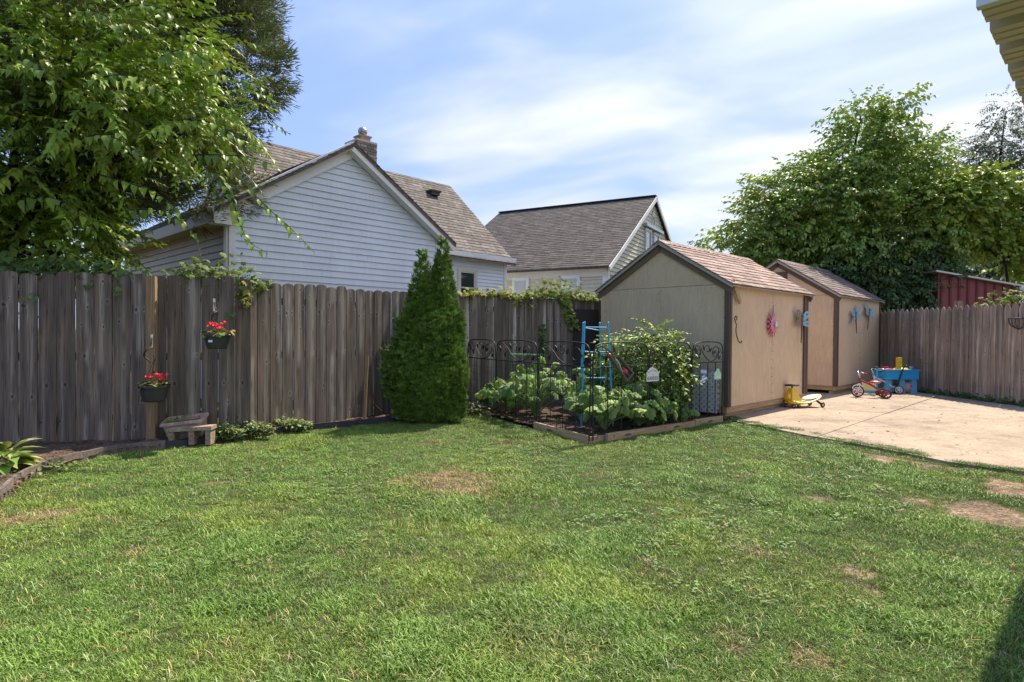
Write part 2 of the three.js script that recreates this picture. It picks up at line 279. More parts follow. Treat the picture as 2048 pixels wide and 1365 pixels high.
function fenceRun(root, A, B, w, gap, h, kind, m, from = 0) {
  const dx = B[0] - A[0], dz = B[1] - A[1], L = Math.hypot(dx, dz), turn = Math.atan2(-dz, dx), n = Math.ceil(L / (w + gap));
  const geos = Array.from({ length: 12 }, (_, v) => [0, 1, 2].map((q) => plankGeo(w * (0.97 + 0.015 * q), h + 0.012 * (q - 1), kind, v)));
  for (let i = from; i < n; i++) {
    const t = i * (w + gap) / L, o = part('plank', geos[Math.floor(rnd() * 12)][Math.floor(rnd() * 3)], m, root);
    o.position.set(A[0] + dx * t, 0.01 + rr(-0.006, 0.006), A[1] + dz * t); o.rotation.set(rr(-0.004, 0.004), turn + rr(-0.015, 0.015), rr(-0.004, 0.004), 'YXZ'); o.translateZ(rr(-0.004, 0.004));
  }
  const back = (y) => { const g = box(L - 0.4, 0.085, 0.036, L / 2, y, -0.024); const o = part('rail', g, m, root); o.position.set(A[0], 0, A[1]); o.rotation.y = turn; };
  back(0.3); back(h * 0.52); back(h - 0.22);
  for (let s = 0.4; s < L; s += 2.4) { const o = part('post', box(0.09, h - 0.05, 0.09, 0, h / 2 - 0.025, -0.085), m, root); const t = s / L; o.position.set(A[0] + dx * t, 0, A[1] + dz * t); o.rotation.y = turn; }
}
srand(9);
fenceRun(fence, FA, FB, 0.17, 0.006, 1.84, 'ear', M.fence);
fenceRun(fence, [FB[0] - 0.13, FB[1] - 0.03], FC, 0.152, 0.011, 1.835, 'ear', M.fence);
fenceRun(fence, FC, FD, 0.138, 0.005, 1.85, 'ear', M.fence);
{
  const o = part('post', box(0.088, 1.83, 0.088, 0, 0.915, 0), M.newPost, fence, 'pale new square post fixed in front of the boards'); { const [px, pz] = [-3.897, -6.484]; o.position.set(px, 0, pz); o.rotation.y = Math.atan2(1.11, 4.5); }
}
const pickets = thing('picket_fence', 'tall brown picket fence with pointed tops beside the patio', 'fence', [0, 0, 0]);
fenceRun(pickets, [8.98, -15.2], [9.16, -9.3], 0.146, 0.012, 1.86, 'gothic', M.picket);
{ const o = part('post', box(0.11, 1.98, 0.11, 0, 0.99, 0), M.picket, pickets); o.position.set(9.19, 0, -12.35); }

// ---------- buildings ----------
// one lapped siding board in the plane z = 0 of its parent frame (looking along +z), between two slanted ends
function lapBoard(l0, r0, l1, r1, y0, y1, d = 0.028) { return hexa([[l0, y0, d], [r0, y0, d], [r0, y0, -0.01], [l0, y0, -0.01]], [[l1, y1, 0.003], [r1, y1, 0.003], [r1, y1, -0.01], [l1, y1, -0.01]]); }
function siding(parent, frame, w, y0, yTop, exp, m, edge, joined) { // edge(y) -> [left, right] limits, for gables
  const gs = [];
  for (let y = y0; y < yTop - 0.01; y += exp) {
    const y1 = Math.min(y + exp, yTop), e0 = edge ? edge(y) : [0, w], e1 = edge ? edge(y1) : [0, w];
    if (e0[1] - e0[0] < 0.03) break;
    const cuts = joined || e0[1] - e0[0] < 2.4 ? [] : [mix(e0[0], e0[1], rr(0.2, 0.8))];
    let a0 = e0[0], a1 = e0[0] === e1[0] ? e0[0] : e1[0];
    if (a1 > e1[1]) a1 = e1[1];
    for (const c of [...cuts, null]) {
      const b0 = c === null ? e0[1] : c - 0.0015, b1 = c === null ? Math.max(e1[1], a1) : c - 0.0015;
      const g = lapBoard(a0, b0, a1, b1, y, y1 - 0.001, 0.028 + (c === null ? 0 : 0.0015)); if (frame) g.applyMatrix4(frame);
      if (joined) gs.push(g); else part('siding_board', g, m, parent);
      a0 = a1 = c === null ? 0 : c + 0.0015;
    }
  }
  if (joined) { const o = part('siding', merge(gs), m, parent); o.userData.kind = 'stuff'; }
}
const frameAt = (x, y, z, ry) => new THREE.Matrix4().makeRotationY(ry).setPosition(x, y, z);
// shingles on a slope: o lower left corner, u along the eave, v up the slope (unit), n outward
function shingles(parent, o, u, v, w, len, exp, tab, mats, asParts, clipU) {
  const n = u.clone().cross(v).normalize(), buckets = mats.map(() => []);
  const C = (a, b, c) => [o.x + u.x * a + v.x * b + n.x * c, o.y + u.y * a + v.y * b + n.y * c, o.z + u.z * a + v.z * b + n.z * c];
  let row = 0;
  for (let b = 0; b < len; b += exp, row++) {
    let [s, e] = clipU ? clipU(b) : [0, w]; if (e - s < 0.05) break;
    let a = s - (row % 2 ? tab * 0.5 : 0) - rr(0, tab * 0.2);
    while (a < e) {
      const ww = tab * rr(0.8, 1.2), a0 = Math.max(a, s), a1 = Math.min(a + ww - 0.004, e); a += ww;
      if (a1 - a0 < 0.03) continue;
      const lift = 0.011 + rr(0, 0.005), jag = rr(-0.006, 0.006), b1 = Math.min(b + exp + 0.03, len + 0.02);
      const g = hexa([C(a0, b + jag, -0.004), C(a1, b + jag, -0.004), C(a1, b1, -0.012), C(a0, b1, -0.012)], [C(a0, b + jag, lift), C(a1, b + jag, lift), C(a1, b1, 0.001), C(a0, b1, 0.001)]);
      const k = Math.floor(rnd() * mats.length);
      if (asParts) part('shingle', g, mats[k], parent); else buckets[k].push(g);
    }
  }
  if (!asParts) buckets.forEach((gs, k) => { if (gs.length) { const r = part('shingles', merge(gs), mats[k], parent); r.userData.kind = 'stuff'; } });
}
function win(parent, frame, x, y, w, h, mFrame, sash = true, paneM = M.glass, double = false) { // opening framed proud of the siding, pane set back
  const t = 0.075, f = new THREE.Group(); f.name = 'window'; parent.add(f); f.applyMatrix4(frame);
  part('frame', merge([box(w + 2 * t, t, 0.06, x, y + h / 2 + t / 2, 0.03), box(w + 2 * t + 0.04, 0.05, 0.075, x, y - h / 2 - 0.025, 0.037), box(t, h, 0.06, x - w / 2 - t / 2, y, 0.03), box(t, h, 0.06, x + w / 2 + t / 2, y, 0.03)]), mFrame, f);
  if (sash) part('sash', merge([box(w, 0.035, 0.03, x, y, 0.028), box(0.03, h, 0.03, x - w / 2 + 0.015, y, 0.028), box(0.03, h, 0.03, x + w / 2 - 0.015, y, 0.028), box(w - 0.062, 0.03, 0.03, x, y + h / 2 - 0.015, 0.028)]), mFrame, f);
  part('pane', box(w, h, 0.012, x, y, 0.018), paneM, f);
}
srand(301);
{ // ---- white house with gabled wing ----
  const hs = thing('house', 'white sided house with steep gabled wing and brick chimney behind the grey fence', 'house', [-4.74, 0, -10], turnOf(43.7));
  const W = 4.5, eave = 3.3, ridge = 4.74, back = -6.2, E = 0.122, y0 = 1.3;
  part('wall', merge([box(W - 0.04, eave, 0.1, W / 2, eave / 2, -0.075), box(0.1, eave, -back, 0.1, eave / 2, back / 2 - 0.03), box(0.1, eave, -back, W - 0.07, eave / 2, back / 2 - 0.03), extrude([[0.02, eave], [W - 0.02, eave], [W / 2, ridge - 0.03]], 0.1).translate(0, 0, -0.125)]), M.white, hs);
  const sl = (ridge - eave) / (W / 2);
  siding(hs, null, W, y0, ridge - 0.12, E, M.white, (y) => { const i = y > eave - 0.05 ? (y - eave + 0.05) / sl + 0.05 : 0.11; return [Math.max(0.11, i), Math.min(W - 0.11, W - i)]; });
  part('corner_trim', merge([box(0.11, eave, 0.05, 0.055, eave / 2, 0.015), box(0.035, eave, 0.11, -0.017, eave / 2, -0.05)]), M.whiteTrim, hs);
  part('corner_trim', merge([box(0.11, eave - 0.1, 0.05, W - 0.055, eave / 2 - 0.05, 0.015)]), M.whiteTrim, hs);
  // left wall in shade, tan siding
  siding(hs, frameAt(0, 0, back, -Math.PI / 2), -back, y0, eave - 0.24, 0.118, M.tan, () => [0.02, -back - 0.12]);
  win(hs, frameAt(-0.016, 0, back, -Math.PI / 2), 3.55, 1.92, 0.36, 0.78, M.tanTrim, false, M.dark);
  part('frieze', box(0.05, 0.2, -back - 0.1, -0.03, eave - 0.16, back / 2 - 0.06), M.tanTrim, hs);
  // rake boards and fascia
  const rake = (s) => { const x0 = s < 0 ? -0.28 : W + 0.28, y = eave - 0.28 * sl, d = V(W / 2 - x0, ridge - y, 0), L = d.length(), ang = Math.atan2(d.y, d.x);
    const g = merge([box(L + 0.04, 0.2, 0.05, L / 2, -0.07, 0.05), box(L + 0.05, 0.09, 0.19, L / 2, 0.055, 0.13)]); g.rotateZ(ang); g.translate(x0, y + 0.03, 0); part('rake_board', g, M.whiteTrim, hs);
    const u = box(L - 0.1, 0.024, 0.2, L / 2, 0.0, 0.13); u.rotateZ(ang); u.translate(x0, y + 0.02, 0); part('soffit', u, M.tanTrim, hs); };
  rake(-1); rake(1);
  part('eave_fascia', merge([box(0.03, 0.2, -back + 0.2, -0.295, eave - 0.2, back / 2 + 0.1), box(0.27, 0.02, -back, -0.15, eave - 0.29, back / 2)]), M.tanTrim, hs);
  part('eave_return', hexa([[-0.3, eave - 0.32, 0.0], [-0.3, eave - 0.32, 0.21], [0.02, eave - 0.32, 0.21], [0.02, eave - 0.32, 0.0]], [[-0.3, eave - 0.08, 0.0], [-0.3, eave - 0.08, 0.21], [0.02, eave + 0.06, 0.21], [0.02, eave + 0.06, 0.0]]), M.whiteTrim, hs);
  const roofM = shingleMats(0.235, 0.20, 0.175), slope = (dx, dy) => V(dx, dy, 0).normalize();
  const wl = Math.hypot(W / 2 + 0.3, (W / 2 + 0.3) * sl);
  for (const s of [-1, 1]) {
    const x0 = s < 0 ? -0.3 : W + 0.3, yy = eave - 0.3 * sl + 0.09;
    const sg = hexa([[x0, yy - 0.05, 0.24], [W / 2, ridge + 0.04, 0.24], [W / 2, ridge + 0.04, back - 0.1], [x0, yy - 0.05, back - 0.1]], [[x0, yy, 0.24], [W / 2, ridge + 0.09, 0.24], [W / 2, ridge + 0.09, back - 0.1], [x0, yy, back - 0.1]]);
    part('roof_deck', sg, roofM[0], hs);
    const u = s < 0 ? V(0, 0, 1) : V(0, 0, -1), o = s < 0 ? V(x0, yy + 0.012, back - 0.1) : V(x0, yy + 0.012, 0.25);
    shingles(hs, o, u, slope(-s * (W / 2 + 0.3), (W / 2 + 0.3) * sl), -back + 0.35, wl, 0.14, 0.3, roofM, false);
  }
  // main body behind
  const mx0 = 1.6, mx1 = 8.1, mz = -1.45, mE = 3.3, mR = 5.66, mD = 2.58;
  part('wall', merge([box(mx1 - mx0, mE, 0.1, (mx0 + mx1) / 2, mE / 2, mz - 0.07), box(0.1, mE, mD * 2, mx0 + 0.06, mE / 2, mz - mD), box(0.1, mE, mD * 2, mx1 - 0.06, mE / 2, mz - mD), extrude([[0.06, mE], [mD * 2 - 0.06, mE], [mD, mR - 0.05]], 0.1).rotateY(-Math.PI / 2).translate(mx0 + 0.1, 0, mz - 2 * mD)]), M.white, hs);
  siding(hs, frameAt(4.55, 0, mz, 0), mx1 - 4.6, y0, mE - 0.1, 0.093, M.white, () => [0, mx1 - 4.55 - 0.1]);
  siding(hs, frameAt(mx0 - 0.002, 0, mz - 2 * mD, -Math.PI / 2), mD * 2, mE, mR - 0.15, 0.14, M.white, (y) => { const i = (y - mE) / (mR - mE) * mD + 0.1; return [i, mD * 2 - i]; });
  part('corner_trim', merge([box(0.1, mE, 0.05, mx1 - 0.04, mE / 2, mz + 0.012), box(0.04, mE, 0.1, mx1 + 0.02, mE / 2, mz - 0.06)]), M.whiteTrim, hs);
  part('gutter', merge([box(mx1 - 4.45, 0.11, 0.05, (mx1 + 4.6) / 2 + 0.08, mE - 0.03, mz + 0.24), box(mx1 - 4.5, 0.02, 0.22, (mx1 + 4.6) / 2, mE - 0.09, mz + 0.12)]), M.whiteTrim, hs);
  win(hs, frameAt(0, 0, mz + 0.014, 0), 6.62, 2.42, 0.52, 0.84, vin(0.62, 0.58, 0.50), true);
  const ms = (mR - mE) / mD, mL = Math.hypot(mD + 0.28, (mD + 0.28) * ms);
  for (const s of [1, -1]) {
    const z0 = s > 0 ? mz + 0.28 : mz - 2 * mD - 0.28, yy = mE - 0.28 * ms + 0.12, zr = mz - mD;
    part('roof_deck', hexa([[mx0 - 0.1, yy - 0.05, z0], [mx1 + 0.12, yy - 0.05, z0], [mx1 + 0.12, mR + 0.06, zr], [mx0 - 0.1, mR + 0.06, zr]], [[mx0 - 0.1, yy, z0], [mx1 + 0.12, yy, z0], [mx1 + 0.12, mR + 0.11, zr], [mx0 - 0.1, mR + 0.11, zr]]), roofM[1], hs);
    shingles(hs, s > 0 ? V(mx0 - 0.11, yy + 0.012, z0 + 0.01) : V(mx1 + 0.13, yy + 0.012, z0 - 0.01), V(s, 0, 0), V(0, (mD + 0.28) * ms, -s * (mD + 0.28)).normalize(), mx1 - mx0 + 0.24, mL, 0.14, 0.3, roofM, false);
  }
  part('rake_trim', merge([-1, 1].map((s) => { const L = Math.hypot(mD + 0.28, mR + 0.02 - (mE - 0.28 * ms)); const g = box(0.03, 0.12, L, 0, 0, -L / 2); g.rotateX(Math.atan2(ms, 1)); if (s < 0) g.rotateY(Math.PI); return g.translate(mx0 - 0.12, mE - 0.28 * ms + 0.02, s > 0 ? mz + 0.28 : mz - 2 * mD - 0.28); })), M.whiteTrim, hs);
  // roof vent
  { const z = mz - 1.95, y = mE + 1.95 * ms + 0.16; const v = part('roof_vent', merge([box(0.36, 0.05, 0.36, 7.05, y + 0.08, z), box(0.28, 0.12, 0.28, 7.05, y + 0.02, z)]), mat(0.05, 0.045, 0.045, 0.6), hs); }
  // chimney: bricks in courses
  const ch = new THREE.Group(); ch.name = 'chimney'; hs.add(ch); const cx = 5.05, cz = mz - mD, cw = 0.6, top = 6.36;
  const bm = [mat(0.30, 0.20, 0.15, 0.95), mat(0.22, 0.15, 0.12, 0.95), mat(0.36, 0.29, 0.24, 0.95), mat(0.19, 0.16, 0.14, 0.95)];
  part('mortar_core', box(cw - 0.02, 1.6, cw - 0.02, cx, top - 0.8, cz), mat(0.42, 0.38, 0.34, 0.95), ch);
  for (let r = 0; r < 12; r++) for (const side of [0, 1, 2, 3]) for (let i = 0; i < 3; i++) {
    const L = cw / 3, off = (r % 2) * L * 0.5, a = -cw / 2 + i * L + off, a1 = Math.min(a + L - 0.012, cw / 2), g = box(a1 - a, 0.062, 0.03, (a + a1) / 2, 0, cw / 2);
    g.rotateY(side * Math.PI / 2); g.translate(cx, top - 0.05 - r * 0.076, cz); part('brick', g, bm[Math.floor(rnd() * 4)], ch);
  }
  part('chimney_cap', box(cw + 0.03, 0.05, cw + 0.03, cx, top + 0.01, cz), mat(0.5, 0.47, 0.43, 0.95), ch);
  part('flue', merge([box(0.3, 0.18, 0.3, cx + 0.05, top + 0.12, cz), box(0.36, 0.04, 0.36, cx + 0.05, top + 0.2, cz)]), bm[0], ch);
  part('flue_cowl', merge([new THREE.SphereGeometry(0.13, 14, 10).scale(1, 0.95, 1).translate(cx + 0.05, top + 0.36, cz), rod([cx + 0.05, top + 0.2, cz], [cx + 0.05, top + 0.34, cz], 0.08)]), mat(0.35, 0.35, 0.36, 0.35, { metalness: 0.7 }), ch);
}
{ // ---- cream house beyond ----
  const hs = thing('house', 'cream sided house with a big dark brown shingle roof behind the tan shed', 'house', [2.835, 0, -18], turnOf(29.7));
  const W = 9.2, eave = 3.28, ridge = 6.15, len = 6.4, half = W / 2;
  const prof = [[0, eave], [0.9, eave + 0.57], [half, ridge]]; // bell-cast slope
  const gab = (x) => { const q = Math.min(x, W - x); return q < 0.9 ? eave + q / 0.9 * 0.57 : mix(eave + 0.57, ridge, (q - 0.9) / (half - 0.9)); };
  part('wall', merge([box(0.1, eave, len, 0.07, eave / 2, -len / 2), box(0.1, eave, len, W - 0.07, eave / 2, -len / 2), extrude([[0.04, 0], [W - 0.04, 0], [W - 0.04, eave], [W - 0.9, eave + 0.52], [half, ridge - 0.06], [0.9, eave + 0.52], [0.04, eave]], 0.1).translate(0, 0, -0.12), extrude([[0.04, 0], [W - 0.04, 0], [W - 0.04, eave], [W - 0.9, eave + 0.52], [half, ridge - 0.06], [0.9, eave + 0.52], [0.04, eave]], 0.1).translate(0, 0, -len)]), M.cream, hs);
  siding(hs, null, W, 1.4, ridge - 0.2, 0.135, M.cream, (y) => { let i = 0.08; if (y > eave) i = y < eave + 0.57 ? 0.08 + (y - eave) / 0.57 * 0.9 : 0.98 + (y - eave - 0.57) / (ridge - eave - 0.57) * (half - 0.9); return [i, W - i]; });
  siding(hs, frameAt(0, 0, -len, -Math.PI / 2), len, 1.2, eave - 0.3, 0.12, M.cream, () => [0.02, len - 0.1]);
  part('frieze', merge([box(0.06, 0.3, len, -0.02, eave - 0.16, -len / 2), box(0.18, 0.03, len + 0.1, -0.1, eave - 0.03, -len / 2)]), M.creamTrim, hs);
  part('corner_trim', merge([box(0.05, eave, 0.14, -0.02, eave / 2, -0.06), box(0.14, eave, 0.05, 0.06, eave / 2, 0.012)]), M.whiteTrim, hs);
  for (const z of [3.47, 5.24]) win(hs, frameAt(-0.014, 0, -len, -Math.PI / 2), z, 2.46, 0.46, 1.0, M.whiteTrim, true, vin(0.55, 0.56, 0.58));
  const wf = frameAt(0, 0, 0.014, 0);
  win(hs, wf, 3.95, 4.28, 0.55, 1.25, M.whiteTrim); win(hs, wf, 4.95, 4.28, 0.55, 1.25, M.whiteTrim);
  part('window_hood', box(2.1, 0.09, 0.16, 4.45, 5.06, 0.09), vin(0.5, 0.58, 0.72), hs);
  const vent = part('gable_vent', extrude([[-0.2, 0], [0.2, 0], [0.2, 0.3], [0, 0.55], [-0.2, 0.3]], 0.04).translate(half, ridge - 0.95, 0.01), M.creamTrim, hs);
  part('louvre', merge([0, 1, 2, 3, 4].map((i) => box(0.3, 0.03, 0.03, half, ridge - 0.9 + i * 0.065, 0.065, 0.5))), vin(0.6, 0.62, 0.6), vent);
  const roofM = shingleMats(0.145, 0.118, 0.108);
  const segs = [[-0.2, eave - 0.03, 0.9, eave + 0.64], [0.9, eave + 0.64, half, ridge + 0.12]];
  for (const s of [1, -1]) for (const [a, ya, b, yb] of segs) {
    const X = (x) => s > 0 ? x : W - x, g = hexa([[X(a), ya - 0.06, 0.12], [X(b), yb - 0.06, 0.12], [X(b), yb - 0.06, -len - 0.12], [X(a), ya - 0.06, -len - 0.12]], [[X(a), ya, 0.12], [X(b), yb, 0.12], [X(b), yb, -len - 0.12], [X(a), ya, -len - 0.12]]);
    part('roof_deck', g, roofM[0], hs);
    shingles(hs, s > 0 ? V(a, ya + 0.012, -len - 0.13) : V(W - a, ya + 0.012, 0.13), V(0, 0, s), V(s * (b - a), yb - ya, 0).normalize(), len + 0.26, Math.hypot(b - a, yb - ya), 0.15, 0.3, roofM, false);
    const d = Math.hypot(b - a, yb - ya), t = box(d + 0.02, 0.13, 0.035, d / 2, -0.075, 0.14); t.rotateZ(Math.atan2(yb - ya, b - a)); if (s < 0) t.rotateY(Math.PI).translate(0, 0, 0.28); t.translate(X(a), ya, 0); part('rake_board', t, M.whiteTrim, hs);
  }
  part('ridge_cap', box(0.26, 0.03, len + 0.26, half, ridge + 0.14, -len / 2), roofM[2], hs);
  part('downpipe', rod([0.5, 0, 0.1], [0.5, eave - 0.2, 0.1], 0.045), mat(0.2, 0.19, 0.18, 0.5), hs);
}
// ---- tan sheds ----
function shed(p, az, W, L, eave, ridge, lift, label, roofM, extra) {
  const s = thing('garden_shed', label, 'shed', p, turnOf(az), 'tan plywood garden sheds');
  const half = W / 2, f = lift;
  part('skid', merge([box(L - 0.1, f - 0.01, 0.09, L / 2, (f - 0.01) / 2, -0.1), box(L - 0.1, f - 0.01, 0.09, L / 2, (f - 0.01) / 2, -W + 0.1), box(L - 0.1, f - 0.01, 0.09, L / 2, (f - 0.01) / 2, -half)]), M.timber, s);
  part('floor_frame', merge([box(L, 0.12, 0.04, L / 2, f + 0.06, -0.03), box(L, 0.12, 0.04, L / 2, f + 0.06, -W + 0.03), box(0.04, 0.12, W - 0.1, 0.03, f + 0.06, -half), box(0.04, 0.12, W - 0.1, L - 0.03, f + 0.06, -half), box(L - 0.1, 0.03, W - 0.1, L / 2, f + 0.1, -half)]), M.timber, s, 'bare weathered floor frame showing under the panels');
  const y0 = f + 0.095;
  // front wall in two sheets
  const c = L * 0.5, wp = (x0, x1) => part('wall_panel', box(x1 - x0, eave - y0, 0.016, (x0 + x1) / 2, (eave + y0) / 2, 0.004), M.shed, s);
  wp(0.0, c - 0.002); wp(c + 0.002, L);
  part('wall_panel', box(L, eave - y0, 0.016, L / 2, (eave + y0) / 2, -W - 0.004), M.shed, s);
  for (const [x, sg] of [[-0.006, -1], [L + 0.006, 1]]) {
    for (const [a, b] of [[0.0, half - 0.002], [half + 0.002, W]]) part('wall_panel', box(0.016, eave - 0.01 - y0, b - a, x, (eave - 0.01 + y0) / 2, -(a + b) / 2), M.shed, s);
    const g = extrude([[0.01, eave - 0.004], [W - 0.01, eave - 0.004], [half, ridge - 0.05]], 0.016); g.rotateY(Math.PI / 2); g.translate(x - 0.008 - sg * 0.003, 0, 0); part('gable_panel', g, M.shed, s);
  }
  for (const [x, z, sx, sz] of [[0, 0, -1, 1], [L, 0, 1, 1], [0, -W, -1, -1], [L, -W, 1, -1]]) {
    const light = z < -0.5 && x === 0;
    part('corner_board', merge([box(0.055, eave - y0, 0.02, x - sx * 0.02, (eave + y0) / 2, z + sz * 0.024), box(0.02, eave - y0, light ? 0.05 : 0.075, x + sx * 0.025, (eave + y0) / 2, z - sz * 0.012)]), light ? M.shed : M.trim, s);
  }
  const sl = (ridge - eave) / half, ov = 0.1, gv = 0.09, LL = Math.hypot(half + ov, (half + ov) * sl), ang = Math.atan2(sl, 1);
  for (const k of [1, -1]) {
    const z0 = k > 0 ? ov : -W - ov, yy = eave - ov * sl + 0.03, x0 = -gv, x1 = L + gv;
    part('roof_deck', hexa([[x0, yy - 0.014, z0], [x1, yy - 0.014, z0], [x1, ridge + 0.02, -half], [x0, ridge + 0.02, -half]], [[x0, yy, z0], [x1, yy, z0], [x1, ridge + 0.034, -half], [x0, ridge + 0.034, -half]]), M.drip, s);
    shingles(s, k > 0 ? V(x0 - 0.012, yy + 0.012, z0 + 0.012) : V(x1 + 0.012, yy + 0.012, z0 - 0.012), V(k, 0, 0), V(0, (half + ov) * sl, -k * (half + ov)).normalize(), x1 - x0 + 0.024, LL, 0.135, 0.3, roofM, k > 0);
    for (const [x, sx] of [[0, -1], [L, 1]]) {
      const g = box(0.022, 0.085, LL, 0, -0.043, -LL / 2), h = box(0.022, 0.035, LL + 0.01, 0, -0.017, -LL / 2);
      for (const q of [g, h]) { q.rotateX(ang); if (k < 0) q.rotateY(Math.PI); }
      g.translate(x + sx * 0.034, yy - 0.045, z0); h.translate(x + sx * 0.078, yy - 0.002, z0);
      part('fascia_board', g, extra.fascia, s); part('drip_edge', h, M.drip, s);
    }
  }
  const caps = Math.round((L + 0.2) / 0.16); for (let i = 0; i < caps; i++) for (const k of [1, -1]) { const x = -gv + (i + 0.5) * (L + 2 * gv) / caps, g = box(0.165, 0.008, 0.14, 0, 0, k * 0.07); g.rotateX(k * ang); g.rotateZ(0.05); g.translate(x, ridge + 0.062 + rr(0, 0.006), -half); part('ridge_shingle', g, roofM[Math.floor(rnd() * roofM.length)], s); }
  const nails = []; for (let i = 0; i < 13; i++) { const y = y0 + 0.12 + i * (eave - y0 - 0.2) / 12; for (const z of [-0.06, -half + 0.03, -half - 0.03, -W + 0.06]) nails.push(box(0.006, 0.009, 0.009, -0.016, y + rr(-0.02, 0.02), z + rr(-0.008, 0.008))); for (const x of [0.07, c - 0.03, c + 0.03, L - 0.24]) nails.push(box(0.009, 0.009, 0.006, x + rr(-0.008, 0.008), y + rr(-0.02, 0.02), 0.014)); }
  const nh = part('nail_heads', merge(nails), mat(0.14, 0.10, 0.08, 0.7), s); nh.userData.kind = 'stuff';
  if (extra.door) { // door trim on the near gable
    const d = extra.door; for (const z of [d[0], d[1]]) part('door_trim', box(0.024, d[2] - y0, 0.1, -0.028, (d[2] + y0) / 2, z), M.trim, s);
    part('door_trim', box(0.024, 0.09, d[0] - d[1] + 0.1, -0.03, d[2] + 0.046, (d[0] + d[1]) / 2), M.trim, s);
    part('door', merge([box(0.02, d[2] - y0 - 0.02, (d[0] - d[1] - 0.1) / 2 - 0.004, -0.026, (d[2] + y0) / 2, d[0] * 0.75 + d[1] * 0.25 - 0.025), box(0.02, d[2] - y0 - 0.02, (d[0] - d[1] - 0.1) / 2 - 0.004, -0.026, (d[2] + y0) / 2, d[0] * 0.25 + d[1] * 0.75 + 0.025)]), M.shed, s);
    part('gable_vent', merge([box(0.03, 0.26, 0.04, -0.03, ridge - 0.36, -half + 0.18), box(0.03, 0.26, 0.04, -0.03, ridge - 0.36, -half - 0.18), box(0.03, 0.04, 0.32, -0.03, ridge - 0.25, -half), box(0.012, 0.2, 0.32, -0.02, ridge - 0.38, -half)]), M.trim, s);
  } else part('door_trim', box(0.09, eave - y0 - 0.02, 0.024, L - 0.14, (eave + y0) / 2, 0.03), M.trim, s);
  return s;
}
const shedA = shed([3.14, 0, -8.7], 45.6, 2.26, 3.03, 1.99, 2.67, 0.1, 'nearer tan plywood shed with pink shingle roof beside the vegetable garden', shingleMats(0.52, 0.36, 0.29), { fascia: M.fasciaGrey });
const shedB = shed([6.72, 0, -12.42], 45.6, 2.4, 3.05, 2.1, 2.86, 0.1, 'farther tan plywood shed with brown door trim beside the picket fence', shingleMats(0.30, 0.23, 0.20), { fascia: M.trim, door: [-0.62, -1.78, 1.98] });
// screws and stains are in the panel texture; a loose batten leans over the corner
{ const o = part('batten', box(0.065, 0.42, 0.025), M.timber, shedA, 'bare wood batten nailed across the corner'); o.position.set(0.11, 1.88, 0.058); o.rotation.z = 0.66; }
{ // ---- red barn ----
  const b = thing('barn', 'red ribbed metal barn behind the pointed picket fence', 'barn', [10.68, 0, -15], 0);
  const w = 2.0, yL = 2.82, yR = 2.5; const red = new THREE.MeshStandardMaterial({ color: lin(0.25, 0.05, 0.045), map: vinyl, roughness: 0.5, metalness: 0.1 });
  for (let i = 0; i < 9; i++) { const x0 = i * w / 9, x1 = (i + 1) * w / 9, t0 = mix(yL, yR, i / 9), t1 = mix(yL, yR, (i + 1) / 9);
    part('wall_panel', hexa([[x0, 0, 0], [x1 - 0.004, 0, 0], [x1 - 0.004, 0, -0.05], [x0, 0, -0.05]], [[x0, t0, 0], [x1 - 0.004, t1, 0], [x1 - 0.004, t1, -0.05], [x0, t0, -0.05]]), red, b);
    for (const q of [0.02, 0.055]) part('rib', hexa([[x0 + q, 0, 0.022], [x0 + q + 0.02, 0, 0.022], [x0 + q + 0.02, 0, -0.01], [x0 + q, 0, -0.01]], [[x0 + q, t0 - 0.02, 0.022], [x0 + q + 0.02, t0 - 0.02, 0.022], [x0 + q + 0.02, t0 - 0.02, -0.01], [x0 + q, t0 - 0.02, -0.01]]), red, b); }
  part('roof', hexa([[-0.2, yL + 0.03, 0.15], [w, yR - 0.01, 0.15], [w, yR - 0.01, -5], [-0.2, yL + 0.03, -5]], [[-0.2, yL + 0.07, 0.15], [w, yR + 0.03, 0.15], [w, yR + 0.03, -5], [-0.2, yL + 0.07, -5]]), mat(0.5, 0.5, 0.48, 0.4, { metalness: 0.4 }), b);
  part('side_wall', box(0.05, yL, 5, -0.02, yL / 2, -2.5), red, b);
  part('lean_to_wall', merge(Array.from({ length: 12 }, (_, i) => box(0.14, 2.1, 0.06 + 0.02 * (i % 2), w + 0.08 + i * 0.145, 1.05, -0.35))), red, b);
  part('lean_to_eave', hexa([[w - 0.02, yR - 0.3, 0.5], [w + 2, yR - 0.42, 0.5], [w + 2, yR - 0.12, -0.3], [w - 0.02, yR - 0.08, -0.3]], [[w - 0.02, yR - 0.2, 0.5], [w + 2, yR - 0.32, 0.5], [w + 2, yR - 0.02, -0.3], [w - 0.02, yR + 0.02, -0.3]]), mat(0.55, 0.6, 0.5, 0.5), b);
}
